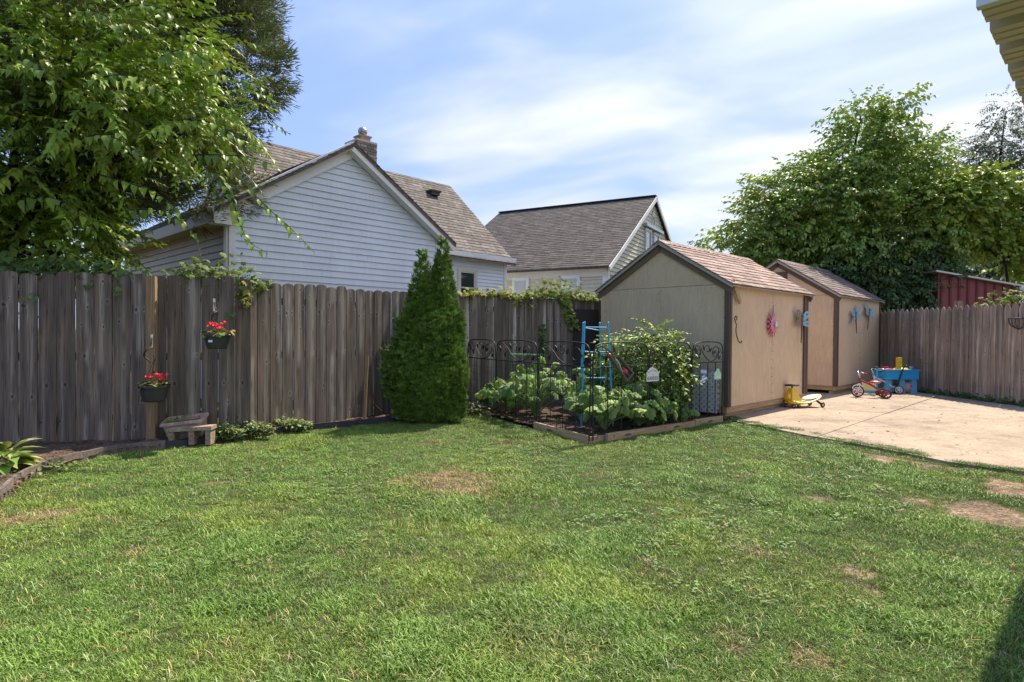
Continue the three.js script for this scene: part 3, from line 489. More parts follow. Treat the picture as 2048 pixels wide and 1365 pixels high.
{ // ---- patio cover: metal pans, open at their ends ----
  const c = thing('patio_cover', 'corrugated metal patio cover jutting in at the upper right corner', 'awning', [2.024, 2.7, -2.639], turnOf(45.8)); c.scale.setScalar(1.45);
  const pm = new THREE.MeshStandardMaterial({ color: lin(0.66, 0.54, 0.43), map: vinyl, roughness: 0.45, side: THREE.DoubleSide }), gm = new THREE.MeshStandardMaterial({ color: lin(0.46, 0.50, 0.36), map: vinyl, roughness: 0.45 });
  const D = 2.9, P = 0.21, th = 0.006;
  for (let i = 0; i < 26; i++) {
    const x = i * P, lo = [[0, 0.04], [0.01, 0], [0.045, 0], [0.05, 0.007], [0.056, 0.007], [0.061, 0], [0.1, 0], [0.105, 0.007], [0.111, 0.007], [0.116, 0], [0.15, 0], [0.16, 0.04]], hi = lo.map(([a, b]) => [a, b + th]).reverse();
    const o = part('roof_pan', extrude([...lo, ...hi], D), pm, c); o.position.x = x;
    const o2 = part('roof_cap', box(P - 0.16 + 0.02, th, D, x + 0.16 + (P - 0.16) / 2, 0.04 + th * 1.6, D / 2), gm, c);
  }
  part('fascia', merge([box(0.03, 0.1, D, -0.016, 0.03, D / 2), box(0.05, 0.02, D, 0.008, 0.085, D / 2)]), M.whiteTrim, c);
  for (const x of [0.4, 2.8, 5.2]) part('post', box(0.07, 1.862, 0.07, x, -0.931, 2.75), M.whiteTrim, c);
  part('beam', box(5.4, 0.14, 0.07, 2.7, -0.075, 2.75), M.whiteTrim, c);
}

// ---------- grass ----------
function bladeClump(n, R, h0, h1, w) {
  const pos = [], nor = [], idx = [];
  for (let i = 0; i < n; i++) {
    const a = rr(0, 6.283), r = R * Math.sqrt(rnd()), x = Math.cos(a) * r, z = Math.sin(a) * r, b = rr(0, 6.283), h = rr(h0, h1), lean = rr(0.3, 1.35), dx = Math.cos(b), dz = Math.sin(b), ww = w * rr(0.7, 1.3), s = pos.length / 3;
    for (const [t, k] of [[0, 1], [0.45, 0.9], [0.8, 0.55], [1, 0]]) { const f = h * lean * t * t * 0.9, y = h * (t - 0.28 * lean * t * t); const px = x + dx * f, pz = z + dz * f; if (k) { pos.push(px - dz * ww * k, y, pz + dx * ww * k, px + dz * ww * k, y, pz - dx * ww * k); nor.push(0, 1, 0, 0, 1, 0); } else { pos.push(px, y, pz); nor.push(0, 1, 0); } }
    idx.push(s, s + 1, s + 3, s, s + 3, s + 2, s + 2, s + 3, s + 5, s + 2, s + 5, s + 4, s + 4, s + 5, s + 6);
  }
  const g = new THREE.BufferGeometry(); g.setAttribute('position', new THREE.Float32BufferAttribute(pos, 3)); g.setIndex(idx); g.computeVertexNormals(); return g;
}
function scatter(name, label, category, geo, m, list, parent) { // list of [x,y,z, ry, s, [r,g,b], tiltx, tiltz]
  const o = new THREE.InstancedMesh(geo, m, list.length), q = new THREE.Object3D(), c = new THREE.Color(); q.rotation.order = 'YXZ';
  list.forEach((t, i) => { q.position.set(t[0], t[1], t[2]); q.rotation.set(t[6] || 0, t[3], t[7] || 0); if (Array.isArray(t[4])) q.scale.set(...t[4]); else q.scale.setScalar(t[4]); q.updateMatrix(); o.setMatrixAt(i, q.matrix); if (t[5]) o.setColorAt(i, c.setRGB(...t[5])); });
  o.name = parent ? name : numbered(name); o.castShadow = o.receiveShadow = true; o.userData = parent ? { kind: 'stuff' } : { kind: 'stuff', label, category }; (parent || scene).add(o); return o;
}
srand(777);
const lawnTest = (x, z) => !inPoly(x, z, bedPoly) && !inPoly(x, z, gardenPoly) && !inPoly(x, z, patioPoly);
{
  const L = [[], [], []], D = [], C = [];
  const put = (x, z, near) => {
    const s1 = bare(x, z, 1), d1 = bare(x, z, 0); if (rnd() < s1 * 1.15 || rnd() < d1 * 0.72) return;
    const n = fbm(x * 1.1 + 9, z * 1.1 + 4, 4, 0, 0, 71), f = fbm(x * 5 + 2, z * 5 + 7, 3, 0, 0, 81), yel = smooth(0.5, 0.72, fbm(x * 1.7 + 40, z * 1.7, 3, 0, 0, 91));
    const k = rr(0.65, 1.35) * (0.7 + 0.6 * f);
    let c = [mix(0.165, 0.265, n) + 0.06 * yel, mix(0.29, 0.385, n) + 0.03 * yel, mix(0.04, 0.07, n)].map((q) => q * k);
    if (d1 > 0.1) c = c.map((q, i) => mix(q, [0.42, 0.32, 0.15][i], d1 * rr(0.3, 1)));
    const tall = smooth(0.55, 0.75, fbm(x * 2.6, z * 2.6, 3, 0, 0, 101));
    L[Math.floor(rnd() * 3)].push([x, 0, z, rr(0, 6.28), rr(0.7, 1.15) * (0.75 + 0.75 * tall), c, rr(-0.12, 0.12), rr(-0.12, 0.12)]);
    if (rnd() < 0.07 + d1 * 0.5 + s1 * 0.2) D.push([x + rr(-0.04, 0.04), 0.004, z + rr(-0.04, 0.04), rr(0, 6.28), rr(0.7, 1.2), [0.50, 0.47, 0.20].map((q) => q * rr(0.6, 1.25)), 0, 0]);
    if (fbm(x * 0.9 + 70, z * 0.9 + 20, 3, 0, 0, 111) > 0.5 && rnd() < 0.05) C.push([x, rr(-0.02, -0.004), z, rr(0, 6.28), rr(0.7, 1.1), [0.17, 0.26, 0.06].map((q) => q * rr(0.7, 1.3)), 0, 0]);
  };
  for (let i = 0; i < 150000; i++) { // denser towards the camera
    const z = -1.5 - 8.4 * Math.pow(rnd(), 1.15), w = -z * 0.92 + 0.4, x = rr(-w, w); if (rnd() > 0.25 + 0.75 * -z / 9.9 * 1.0) continue;
    if (lawnTest(x, z)) put(x, z);
  }
  for (let i = 0; i < 5000; i++) { const x = rr(-3, 3), z = rr(-1.5, 1.2); if (lawnTest(x, z)) put(x, z); }
  // ragged fringe creeping over the patio edge
  for (let i = 0; i < patioEdge.length - 2; i++) { const [a, b] = [patioEdge[i], patioEdge[i + 1]], n = Math.hypot(a[0] - b[0], a[1] - b[1]) * 260; for (let k = 0; k < n; k++) { const t = rnd(), e = Math.pow(fbm(t * 7 + i * 5, 3, 3), 2) * 0.42; const x = mix(a[0], b[0], t) + rr(-0.03, e), z = mix(a[1], b[1], t) - rr(-0.03, e); if (fbm(x * 3, z * 3, 2, 0, 0, 6) < 0.38) continue; L[0].push([x, inPoly(x, z, patioPoly) ? 0.026 : 0.0, z, rr(0, 6.28), rr(0.7, 1.15), [0.14, 0.24, 0.05].map((q) => q * rr(0.7, 1.3)), 0, 0]); } }
  const gm = leafMat(1, 1, 1, 0.36, 0.5); gm.specularIntensity = 0.6;
  L.forEach((l, i) => scatter('lawn_grass', 'short mown green grass covering the yard', 'grass', bladeClump(28, 0.055, 0.012, 0.034, 0.0018), gm, l));
  scatter('dry_grass', 'pale dry cut blades lying in the lawn', 'grass', bladeClump(5, 0.06, 0.018, 0.045, 0.0015), leafMat(1, 1, 1, 0, 0.95), D);
  const cl = []; for (let i = 0; i < 7; i++) { const a = rr(0, 6.28), r = rr(0.01, 0.06), h = rr(0.02, 0.045); for (let k = 0; k < 3; k++) { const b = a + k * 2.09; cl.push(new THREE.CircleGeometry(0.0055, 6).scale(1, 1.15, 1).rotateX(-Math.PI / 2 + rr(-0.4, 0.4)).translate(Math.cos(a) * r + Math.cos(b) * 0.005, h, Math.sin(a) * r + Math.sin(b) * 0.005)); } }
  scatter('clover', 'patches of small round clover leaves in the lawn', 'clover', merge(cl), leafMat(1, 1, 1, 0.3, 0.6), C);
}

// ---------- leaves and sprays ----------
function leafGeo(L, W, fold = 0.25, droop = 0.3, shape = [[0.04, 0.1], [0.2, 0.82], [0.42, 1], [0.65, 0.66], [0.85, 0.24]]) { // along +z from the stalk, 
  const pos = [0, 0, 0], idx = [], uv = [0.5, 0];
  const P = (t, s) => [s * W / 2, fold * Math.abs(s) * W / 2 - droop * L * t * t, L * t * (1 - 0.25 * droop * t)];
  for (const [t, w] of shape) { pos.push(...P(t, -w), ...P(t, 0), ...P(t, w)); uv.push(0.5 - w / 2, t, 0.5, t, 0.5 + w / 2, t); }
  pos.push(...P(1, 0)); uv.push(0.5, 1);
  const n = shape.length; idx.push(0, 2, 1, 0, 3, 2);
  for (let i = 0; i < n - 1; i++) { const a = 1 + i * 3, b = a + 3; idx.push(a, a + 1, b + 1, a, b + 1, b, a + 1, a + 2, b + 2, a + 1, b + 2, b + 1); }
  const a = 1 + (n - 1) * 3, t = a + 3; idx.push(a, a + 1, t, a + 1, a + 2, t);
  const g = new THREE.BufferGeometry(); g.setAttribute('position', new THREE.Float32BufferAttribute(pos, 3)); g.setAttribute('uv', new THREE.Float32BufferAttribute(uv, 2)); g.setIndex(idx); g.computeVertexNormals(); return g;
}
const simpleShape = [[0.22, 0.85], [0.55, 0.9]];
function spray(n, len, L, W, droop, shape, up = 0.2) { // a twig along +z with leaves in two ranks
  const gs = [], pts = []; const y = (t) => up * t * len - droop * len * t * t;
  for (let i = 0; i <= 4; i++) pts.push([0.03 * len * Math.sin(i * 1.3), y(i / 4), len * i / 4]);
  gs.push(tube(pts, 0.0035, 5, 3));
  for (let i = 0; i < n; i++) {
    const t = (i + 0.6) / n, s = i % 2 ? 1 : -1, k = 1 - 0.45 * Math.pow(t, 3);
    const g = leafGeo(L * k * rr(0.75, 1.15), W * k * rr(0.85, 1.1), rr(0.15, 0.5), rr(0.15, 0.6), shape);
    g.rotateZ(rr(-0.5, 0.5)); g.rotateX(rr(-0.25, 0.6)); g.rotateY(s * rr(0.5, 1.15) + rr(-0.2, 0.2)); g.translate(0.03 * len * Math.sin(t * 5.2), y(t), len * t); gs.push(g);
  }
  return merge(gs);
}
function sampleEll(e, rim = 0.45) { // point in an ellipsoid, weighted to the rim
  let x, y, z, d; do { x = rr(-1, 1); y = rr(-1, 1); z = rr(-1, 1); d = x * x + y * y + z * z; } while (d > 1 || d < 0.02);
  const l = Math.sqrt(d), k = mix(l, Math.pow(l, 0.35), rim); return [e[0] + x / l * k * e[3], e[1] + y / l * k * e[4], e[2] + z / l * k * e[5], x / l, y / l, z / l];
}
function crown(root, ells, count, geos, m, colour, sc = [0.8, 1.2], rim = 0.5, droopTilt = 0.25, keep) {
  const lists = geos.map(() => []); let vol = 0; const w = ells.map((e) => { const v = Math.pow(e[3] * e[4] * e[5], 0.8); vol += v; return v; });
  for (let i = 0; i < ells.length; i++) { const n = Math.round(count * w[i] / vol); for (let k = 0; k < n; k++) { const [x, y, z, nx, ny, nz] = sampleEll(ells[i], rim); if (keep && !keep(x, y, z)) continue; lists[Math.floor(rnd() * geos.length)].push([x, y, z, Math.atan2(nx, nz) + rr(-0.9, 0.9), rr(...sc), colour(x, y, z), -ny * 0.7 + droopTilt + rr(-0.35, 0.35), rr(-0.5, 0.5)]); } }
  lists.forEach((l, i) => { if (l.length) scatter('crown', '', '', geos[i], m, l, root); });
}
M.bark = new THREE.MeshStandardMaterial({ color: lin(0.16, 0.12, 0.09), map: fenceTex, bumpMap: fenceTex, bumpScale: 0.01, roughness: 1 });
function limbs(root, base, ells, r0, fork) {
  part('trunk', taper([base, [mix(base[0], fork[0], 0.4) + 0.08, mix(base[1], fork[1], 0.5), mix(base[2], fork[2], 0.5)], fork], r0, r0 * 0.6, 12, 9), M.bark, root);
  for (const e of ells) { const m = [mix(fork[0], e[0], 0.5) + rr(-0.15, 0.15), mix(fork[1], e[1], 0.55) + rr(0, 0.3), mix(fork[2], e[2], 0.5) + rr(-0.15, 0.15)]; part('limb', taper([fork, m, [e[0], e[1], e[2]]], r0 * 0.45, r0 * 0.08, 10, 6), M.bark, root); }
}
const green = (r, g, b, lo = 0.7, hi = 1.3) => () => { const k = rr(lo, hi), y = rnd() < 0.1 ? 0.35 : rr(0, 0.18); return [r * k * (1 + y), g * k, b * k]; };
srand(5150);
{ // ---- overhanging leafy tree at the left, behind the fence ----
  const root = thing('mulberry_tree', 'leafy bright green tree with drooping twigs overhanging the fence at the left', 'tree', [0, 0, 0]);
  const ells = [[-5.238, 4.518, -6.6, 1.0, 0.7, 0.9], [-4.562, 4.56, -6.9, 0.9, 0.6, 0.8], [-4.816, 3.736, -6.4, 1.0, 0.55, 0.8], [-4.163, 3.939, -6.9, 0.85, 0.5, 0.7], [-5.778, 3.212, -7.2, 0.9, 0.7, 0.8], [-4.793, 3.393, -6.9, 0.7, 0.35, 0.6], [-3.788, 3.565, -7, 0.6, 0.28, 0.5], [-3.643, 3.751, -7, 0.55, 0.3, 0.5], [-6.187, 2.529, -7.4, 0.7, 0.4, 0.6], [-5.596, 2.57, -7.6, 0.6, 0.3, 0.5], [-5.648, 2.178, -7.5, 0.6, 0.25, 0.5], [-6.483, 2.121, -7.6, 0.7, 0.3, 0.5], [-5.424, 2.297, -7.9, 0.35, 0.25, 0.4], [-6.379, 2.603, -8.2, 0.9, 0.5, 0.4], [-6.181, 3.03, -7.7, 0.8, 0.5, 0.5], [-5.86, 2.816, -7.3, 0.6, 0.4, 0.5], [-6.471, 3.544, -6.8, 1.0, 1.5, 1.0], [-4.165, 4.65, -7.2, 0.6, 0.5, 0.6], [-5.74, 2.273, -7.3, 0.6, 0.3, 0.5], [-6.021, 2.196, -7.2, 0.6, 0.35, 0.4]];
  limbs(root, [-7.2, 0, -7.9], ells, 0.17, [-6.6, 2.2, -7.7]);
  const geos = [0, 1, 2, 3].map((i) => spray(17 + i, 0.52 + 0.06 * i, 0.09 + 0.014 * i, 0.04 + 0.005 * i, 0.38, undefined, 0.2));
  const lm = leafMat(1, 1, 1, 0.5, 0.42);
  crown(root, ells, 1550, geos, lm, green(0.27, 0.41, 0.06, 0.5, 1.4), [0.5, 1.3], 0.35, 0.05);
  // twigs near enough that each leaf can be picked out
  const twigs = [
    [[-3.319, 3.258, -6.7], [-2.896, 2.825, -6.5], [-2.558, 2.511, -6.4], [-2.282, 2.284, -6.3], [-2.049, 2.064, -6.2]],
    [[-3.319, 3.037, -6.7], [-3.031, 2.662, -6.5], [-2.904, 2.376, -6.4], [-2.753, 2.176, -6.3], [-2.544, 2.06, -6.2]],
    [[-3.654, 3.933, -6.6], [-3.172, 3.96, -6.4], [-2.809, 3.868, -6.3], [-2.481, 3.686, -6.2]],
    [[-3.702, 3.481, -6.4], [-3.123, 3.39, -6.2], [-2.769, 3.181, -6.1], [-2.516, 3.082, -6.1]],
    [[-3.49, 3.142, -6.5], [-3.069, 3.087, -6.3], [-2.711, 3.034, -6.2], [-2.424, 2.932, -6.1]],
    [[-3.74, 4.023, -6.2], [-3.272, 4.035, -6], [-2.973, 3.845, -5.9], [-2.826, 3.628, -5.9]],
    [[-4.677, 3.698, -5.6], [-4.411, 3.701, -5.5], [-4.197, 3.525, -5.4], [-4.117, 3.347, -5.4]],
    [[-4.076, 3.649, -5.8], [-3.722, 3.657, -5.7], [-3.378, 3.524, -5.6], [-3.17, 3.318, -5.6]],
    [[-4.393, 2.894, -6.4], [-3.895, 2.743, -6.2], [-3.528, 2.57, -6.1], [-3.326, 2.319, -6.1]],
    [[-4.201, 2.565, -6.6], [-3.814, 2.548, -6.5], [-3.516, 2.397, -6.4], [-3.356, 2.213, -6.4]],
    [[-4.294, 3.105, -5.9], [-3.932, 3.124, -5.8], [-3.581, 2.952, -5.7], [-3.344, 2.742, -5.7]],
    [[-4.438, 4.27, -5.9], [-4.123, 4.316, -5.8], [-3.816, 4.172, -5.7], [-3.675, 3.938, -5.7]],
    [[-4.15, 4.53, -6.2], [-3.73, 4.53, -6.1], [-3.421, 4.379, -6], [-3.297, 4.158, -6]],
    [[-5.244, 2.622, -6.4], [-4.848, 2.629, -6.3], [-4.514, 2.481, -6.2], [-4.334, 2.251, -6.2]],
  ];
  const lg = [0, 1, 2, 3, 4].map((i) => leafGeo(0.115 + 0.012 * i, 0.066 + 0.005 * i, 0.2 + 0.07 * i, 0.2 + 0.1 * i));
  const lms = [leafMat(0.24, 0.37, 0.06, 0.5, 0.4), leafMat(0.30, 0.43, 0.065, 0.5, 0.4), leafMat(0.17, 0.28, 0.055, 0.45, 0.4), leafMat(0.40, 0.47, 0.07, 0.5, 0.45)];
  for (const t of twigs) {
    const c = new THREE.CatmullRomCurve3(t.map((p) => V(...p))), L = c.getLength(), n = Math.min(22, Math.round(L / 0.062));
    part('twig', taper(t, 0.008, 0.002, 14, 5), M.bark, root);
    for (let i = 0; i < n; i++) {
      const u = (i + 0.7) / n, p = c.getPointAt(Math.min(u, 1)), d = c.getTangentAt(Math.min(u, 1)), o = part('leaf', lg[Math.floor(rnd() * 5)], lms[rnd() < 0.12 ? 3 : Math.floor(rnd() * 3)], root), s = i % 2 ? 1 : -1;
      o.position.copy(p); o.rotation.order = 'YXZ'; o.rotation.y = Math.atan2(d.x, d.z) + s * rr(0.5, 1.2); o.rotation.x = rr(0.35, 1.15); o.rotation.z = rr(-0.5, 0.5); o.scale.setScalar(rr(0.7, 1.1) * (1 - 0.45 * Math.pow(u, 4)));
    }
  }
}
function tuft(n, len, w, spread) { // feathery juniper sprig
  const pos = [], idx = [];
  for (let i = 0; i < n; i++) {
    const t = rnd(), bx = rr(-1, 1) * spread * len * (0.3 + 0.7 * t), by = rr(-1, 1) * spread * len * 0.6 * (0.3 + 0.7 * t), bz = t * len; const dx = bx * 0.5 + rr(-0.03, 0.03), dy = by * 0.5 + rr(-0.01, 0.04), dz = rr(0.4, 1) * 0.09; const a = rr(0, 3.14), wx = Math.cos(a) * w, wy = Math.sin(a) * w, s = pos.length / 3;
    pos.push(bx - wx, by - wy, bz, bx + wx, by + wy, bz, bx + dx * 0.6 + wx * 0.8, by + dy * 0.6 + wy * 0.8, bz + dz * 0.6, bx + dx, by + dy, bz + dz); idx.push(s, s + 1, s + 2, s, s + 2, s + 3);
  }
  const g = new THREE.BufferGeometry(); g.setAttribute('position', new THREE.Float32BufferAttribute(pos, 3)); g.setIndex(idx); g.computeVertexNormals(); return g;
}
srand(616);
{ // ---- tall cedar behind it ----
  const root = thing('cedar_tree', 'tall dark feathery cedar rising behind the leafy tree at the left', 'tree', [0, 0, 0]);
  const ells = []; for (let i = 0; i < 46; i++) { const y = rr(3.1, 9.5), R = y < 4 ? mix(0.6, 2.3, smooth(2.6, 4.4, y)) : mix(2.35, 1.5, (y - 4) / 6), a = rr(0, 6.28), q = rr(0.45, 0.85); ells.push([-6.05 + Math.cos(a) * R * q, y, -9.0 + Math.sin(a) * R * q, rr(0.5, 0.85), rr(0.4, 0.6), rr(0.5, 0.85)]); }
  part('trunk', taper([[-6.1, 0, -9.0], [-6.05, 5, -9], [-6, 10, -9]], 0.22, 0.05, 12, 9), M.bark, root);
  ells.forEach((e) => part('limb', taper([[-6.05, e[1] - 0.3, -9], [mix(-6.05, e[0], 0.6), e[1] - 0.05, mix(-9, e[2], 0.6)], [e[0], e[1], e[2]]], 0.045, 0.012, 6, 5), M.bark, root));
  crown(root, ells, 8200, [tuft(80, 0.34, 0.0075, 0.42), tuft(90, 0.38, 0.0075, 0.38)], leafMat(1, 1, 1, 0.15, 0.7), green(0.125, 0.16, 0.055, 0.6, 1.35), [0.7, 1.25], 0.4, 0.05);
}
srand(818);
{ // ---- twin-topped arborvitae ----
  const root = thing('arborvitae', 'dense green conical arborvitae with two tips standing before the grey fence', 'shrub', [-1.148, -0.048, -8.3]);
  root.position.y = 0;
  const prof = (h) => h < 0.75 ? mix(0.36, 0.63, smooth(0.0, 0.7, h)) : h < 1.7 ? mix(0.63, 0.40, (h - 0.75) / 0.95) : mix(0.36, 0.03, Math.pow((h - 1.7) / 0.85, 0.75));
  const prof2 = (h) => h < 1.4 ? 0.42 : mix(0.36, 0.02, Math.pow((h - 1.4) / 0.98, 0.6));
  const core = new THREE.LatheGeometry([0.02, 0.4, 0.75, 1.2, 1.7, 2.0, 2.1].map((h) => new THREE.Vector2(prof(h) * 0.42, h)), 18); part('inner_growth', core, mat(0.20, 0.16, 0.09, 1), root);
  part('stem', rod([0, 0, 0], [0, 0.5, 0], 0.06, 0.05), M.bark, root);
  const fan = (() => { const gs = []; for (let i = 0; i < 13; i++) { const a = (i - 6) / 6 * 1.0, L = 0.085 * (1 - 0.35 * Math.abs(a)) * rr(0.8, 1.15); const g = leafGeo(L, 0.017, 0.1, rr(-0.1, 0.15), simpleShape); g.rotateX(-1.05 + rr(-0.3, 0.3)); g.rotateZ(-a); g.rotateY(rr(-0.5, 0.5)); g.translate(Math.sin(a) * 0.018, rr(0, 0.03), rr(-0.012, 0.012)); gs.push(g); } return merge(gs); })();
  const list = [];
  const add = (cx, cz, pf, H, n) => { for (let i = 0; i < n; i++) { const h = H * (1 - Math.sqrt(rnd()) * 0.985), a = rr(0, 6.283), lump = 0.72 + 0.5 * fbm(Math.cos(a) * 2.2 + 7, h * 3 + Math.sin(a) * 2.2, 3, 0, 0, 7), r = pf(h) * lump * (0.8 + 0.2 * Math.sqrt(rnd())); const k = rr(0.5, 1.5); list.push([cx + Math.cos(a) * r * 0.8, h + rr(0, 0.05), cz + Math.sin(a) * r * 0.8, Math.PI / 2 - a + rr(-0.8, 0.8), rr(0.6, 1.05), [0.16 * k, 0.26 * k, 0.05 * k], rr(-0.1, 0.5), rr(-0.3, 0.3)]); } };
  add(0.02, 0, (h) => h < 1.4 ? prof(h) : Math.min(prof(h), mix(0.42, 0.0, (h - 1.4) / 0.7)), 2.1, 6500); add(0.19, 0, (h) => h < 1.5 ? 0.36 : mix(0.27, 0.015, Math.pow((h - 1.5) / 1.02, 0.9)), 2.52, 3000); add(-0.1, 0.02, prof2, 2.36, 2600); add(-0.25, 0.05, (h) => h < 1 ? 0.44 * smooth(-0.1, 0.5, h) : 0.44 * (1.3 - h) / 0.3, 1.25, 1700);
  scatter('foliage', '', '', fan, leafMat(1, 1, 1, 0.2, 0.6), list, root);
}
srand(929);
const far = 17 / 1200;
{ // ---- trees beyond the sheds ----
  const geos = [0, 1, 2].map((i) => spray(11 + i, 0.7, 0.17, 0.09, 0.3, simpleShape, 0.15));
  const lm = leafMat(1, 1, 1, 0.4, 0.5);
  const big = thing('maple_tree', 'broad bright green tree spreading above the two tan sheds', 'tree', [0, 0, 0]);
  const E = (u, v, r, Z = 17, ry = 0.8) => null;
  const ells = [[6.286, 3.576, -17, 0.75, 0.5, 0.8], [7.352, 4.254, -17.2, 1.1, 1.0, 1.1], [8.049, 5.181, -17.5, 1.1, 0.8, 1.1], [8.812, 4.795, -17, 1.4, 1.3, 1.3], [9.582, 5.891, -17.4, 1.2, 0.8, 1.1], [10.352, 6.647, -17.5, 1.1, 1.0, 1.0], [10.075, 7.627, -17.5, 0.62, 0.4, 0.6], [10.883, 7.879, -17.5, 0.45, 0.45, 0.5], [10.633, 7.198, -17.5, 0.75, 0.5, 0.6], [11.045, 5.708, -17.2, 1.2, 1.0, 1.1], [11.948, 6.472, -17.6, 0.6, 0.55, 0.7], [9.583, 3.894, -16.6, 1.5, 1.2, 1.2], [10.693, 4.008, -16.4, 1.2, 1.2, 1.1], [8.588, 3.498, -16.8, 1.3, 0.9, 1.0], [7.561, 3.375, -17, 1.0, 0.6, 0.9]];
  limbs(big, [9.6, 0, -18.6], ells, 0.26, [9.6, 2.6, -18.2]);
  crown(big, ells, 3700, geos, lm, green(0.27, 0.40, 0.075, 0.55, 1.4), [0.55, 1.25], 0.45, 0.15);
  const dark = thing('mulberry_tree', 'dark green leafy tree drooping over the farther shed roof', 'tree', [0, 0, 0]);
  const e2 = [[8.291, 2.745, -16.2, 0.9, 0.5, 0.6], [8.934, 2.592, -15.9, 0.9, 0.6, 0.6], [9.86, 2.599, -15.9, 0.8, 0.9, 0.6], [10.718, 2.747, -16, 0.7, 0.9, 0.6], [10.204, 1.808, -15.9, 0.42, 0.55, 0.4], [10.515, 2.308, -15.4, 0.4, 0.5, 0.4], [10.441, 3.409, -16, 0.9, 0.6, 0.6]];
  limbs(dark, [10.6, 0, -16.6], e2, 0.14, [10.4, 1.6, -16.4]);
  crown(dark, e2, 1150, geos, lm, green(0.11, 0.19, 0.065), [0.7, 1.1], 0.4, 0.35, (x, y, z) => !(y < 2.9 && x < 9.3 && z > -15.2));
  const vine = thing('grape_vine', 'yellow green vine leaves draped over the trees at the right edge', 'vine', [0, 0, 0]);
  const e3 = [[11.482, 4.744, -16, 0.9, 0.8, 0.6], [12.249, 5.1, -15.8, 0.8, 0.5, 0.5], [13.219, 4.454, -16.5, 0.8, 0.8, 0.5], [14.044, 4.324, -16.5, 0.6, 0.9, 0.5], [12.267, 4.036, -16.5, 0.9, 0.5, 0.5], [14.277, 3.429, -17, 0.3, 0.4, 0.3]];
  limbs(vine, [13.6, 0, -16.4], e3, 0.05, [13.3, 3.2, -16.2]);
  crown(vine, e3, 1200, [spray(9, 0.6, 0.17, 0.15, 0.35, [[0.15, 0.9], [0.5, 1], [0.8, 0.5]], 0.1)], lm, green(0.30, 0.42, 0.065, 0.65, 1.3), [0.6, 1.15], 0.6, 0.2);
  const back = thing('walnut_tree', 'dark fine-leaved tree with a pointed top at the far right', 'tree', [0, 0, 0]);
  const e4 = [[17.136, 9.064, -21, 0.35, 0.8, 0.4], [17.035, 7.936, -21, 0.9, 0.8, 0.8], [16.265, 7.236, -21, 0.9, 0.6, 0.8], [17.833, 7.249, -21, 1.1, 1.0, 1.0], [16.811, 6.024, -21, 1.4, 1.1, 1.1], [18.223, 5.165, -21, 1.3, 1.3, 1.1], [15.938, 3.867, -20.5, 1.4, 1.0, 0.9], [17.315, 3.197, -20.5, 1.4, 1.0, 0.9], [14.744, 3.857, -20.5, 1.2, 1.0, 0.9]];
  limbs(back, [16.8, 0, -21.3], e4, 0.22, [16.9, 3, -21.2]);
  crown(back, e4, 2300, [spray(16, 0.7, 0.13, 0.045, 0.3, simpleShape, 0.1), spray(14, 0.6, 0.12, 0.045, 0.35, simpleShape, 0.15)], lm, green(0.13, 0.18, 0.09), [0.8, 1.3], 0.4, 0.25);
}
// ---- creepers on the fence ----
srand(333);
const creeper = (() => { const gs = []; for (let k = 0; k < 5; k++) { const a = (k - 2) * 0.62, g = leafGeo(0.062 * (1 - 0.12 * Math.abs(k - 2)), 0.03, 0.2, 0.25, simpleShape); g.rotateY(a); gs.push(g); } return merge(gs); })();
const ivy = leafGeo(0.085, 0.085, 0.2, 0.25, [[0.08, 0.7], [0.3, 1], [0.55, 0.62]]);
function vineOn(label, pts, geo, spreadX, spreadY, n, col, stem = 0.006, depth = 0.1) { // pts: polyline the vine follows
  const root = thing('creeper_vine', label, 'vine', [0, 0, 0], 0, 'creepers growing on the fences');
  part('stem', tube(pts, stem, 24, 5), M.bark, root);
  const c = new THREE.CatmullRomCurve3(pts.map((p) => V(...p))), list = [];
  for (let i = 0; i < n; i++) { const u = rnd(), p = c.getPointAt(u), sy = typeof spreadY === 'function' ? spreadY(u) : spreadY; list.push([p.x + rr(-1, 1) * spreadX, p.y + rr(-0.5, 1) * sy * rnd(), p.z + rr(-1, 1) * depth, rr(-1.4, 1.4), rr(0.7, 1.35), col(), rr(0.1, 1.2), rr(-0.5, 0.5)]); }
  scatter('leaves', '', '', geo, leafMat(1, 1, 1, 0.42, 0.75), list, root); return root;
}
const onTop = (u, v, Z) => null;
vineOn('dark ivy heaped along the fence top under the leafy tree', [[-6.6, 1.78, -6.2], [-5.8, 1.84, -6.38], [-5.0, 1.82, -6.55], [-4.15, 1.8, -6.75]], ivy, 0.1, (u) => 0.55 * (1 - 0.7 * u), 900, green(0.10, 0.19, 0.05), 0.008, 0.14);
vineOn('bright creeper clump on the fence top before the white corner trim', [[-3.95, 1.78, -6.8], [-3.6, 1.85, -6.85], [-3.2, 1.84, -7.0], [-2.95, 1.78, -7.15]], creeper, 0.09, (u) => 0.34 * Math.sin(u * 3.14) + 0.06, 420, green(0.17, 0.26, 0.06), 0.006, 0.12);
vineOn('short creeper strand trailing down below the white corner trim', [[-3.1, 1.82, -6.84], [-3.06, 1.68, -6.83], [-3.05, 1.5, -6.84]], creeper, 0.05, 0.04, 34, green(0.26, 0.30, 0.06), 0.003, 0.03);
vineOn('yellow green creeper on the fence top right of the arborvitae', [[-0.75, 1.86, -9.48], [-0.3, 1.88, -9.72], [0.1, 1.82, -9.93], [0.2, 1.72, -9.9]], creeper, 0.12, 0.14, 170, green(0.30, 0.34, 0.05), 0.005, 0.1);
vineOn('bushy creeper on the fence top left of the tan shed', [[0.15, 1.86, -9.98], [0.6, 1.93, -10.2], [1.0, 1.9, -10.4], [1.5, 1.87, -10.66]], creeper, 0.1, (u) => 0.3 * Math.sin(u * 3.14) + 0.05, 420, green(0.26, 0.33, 0.055), 0.006, 0.12);
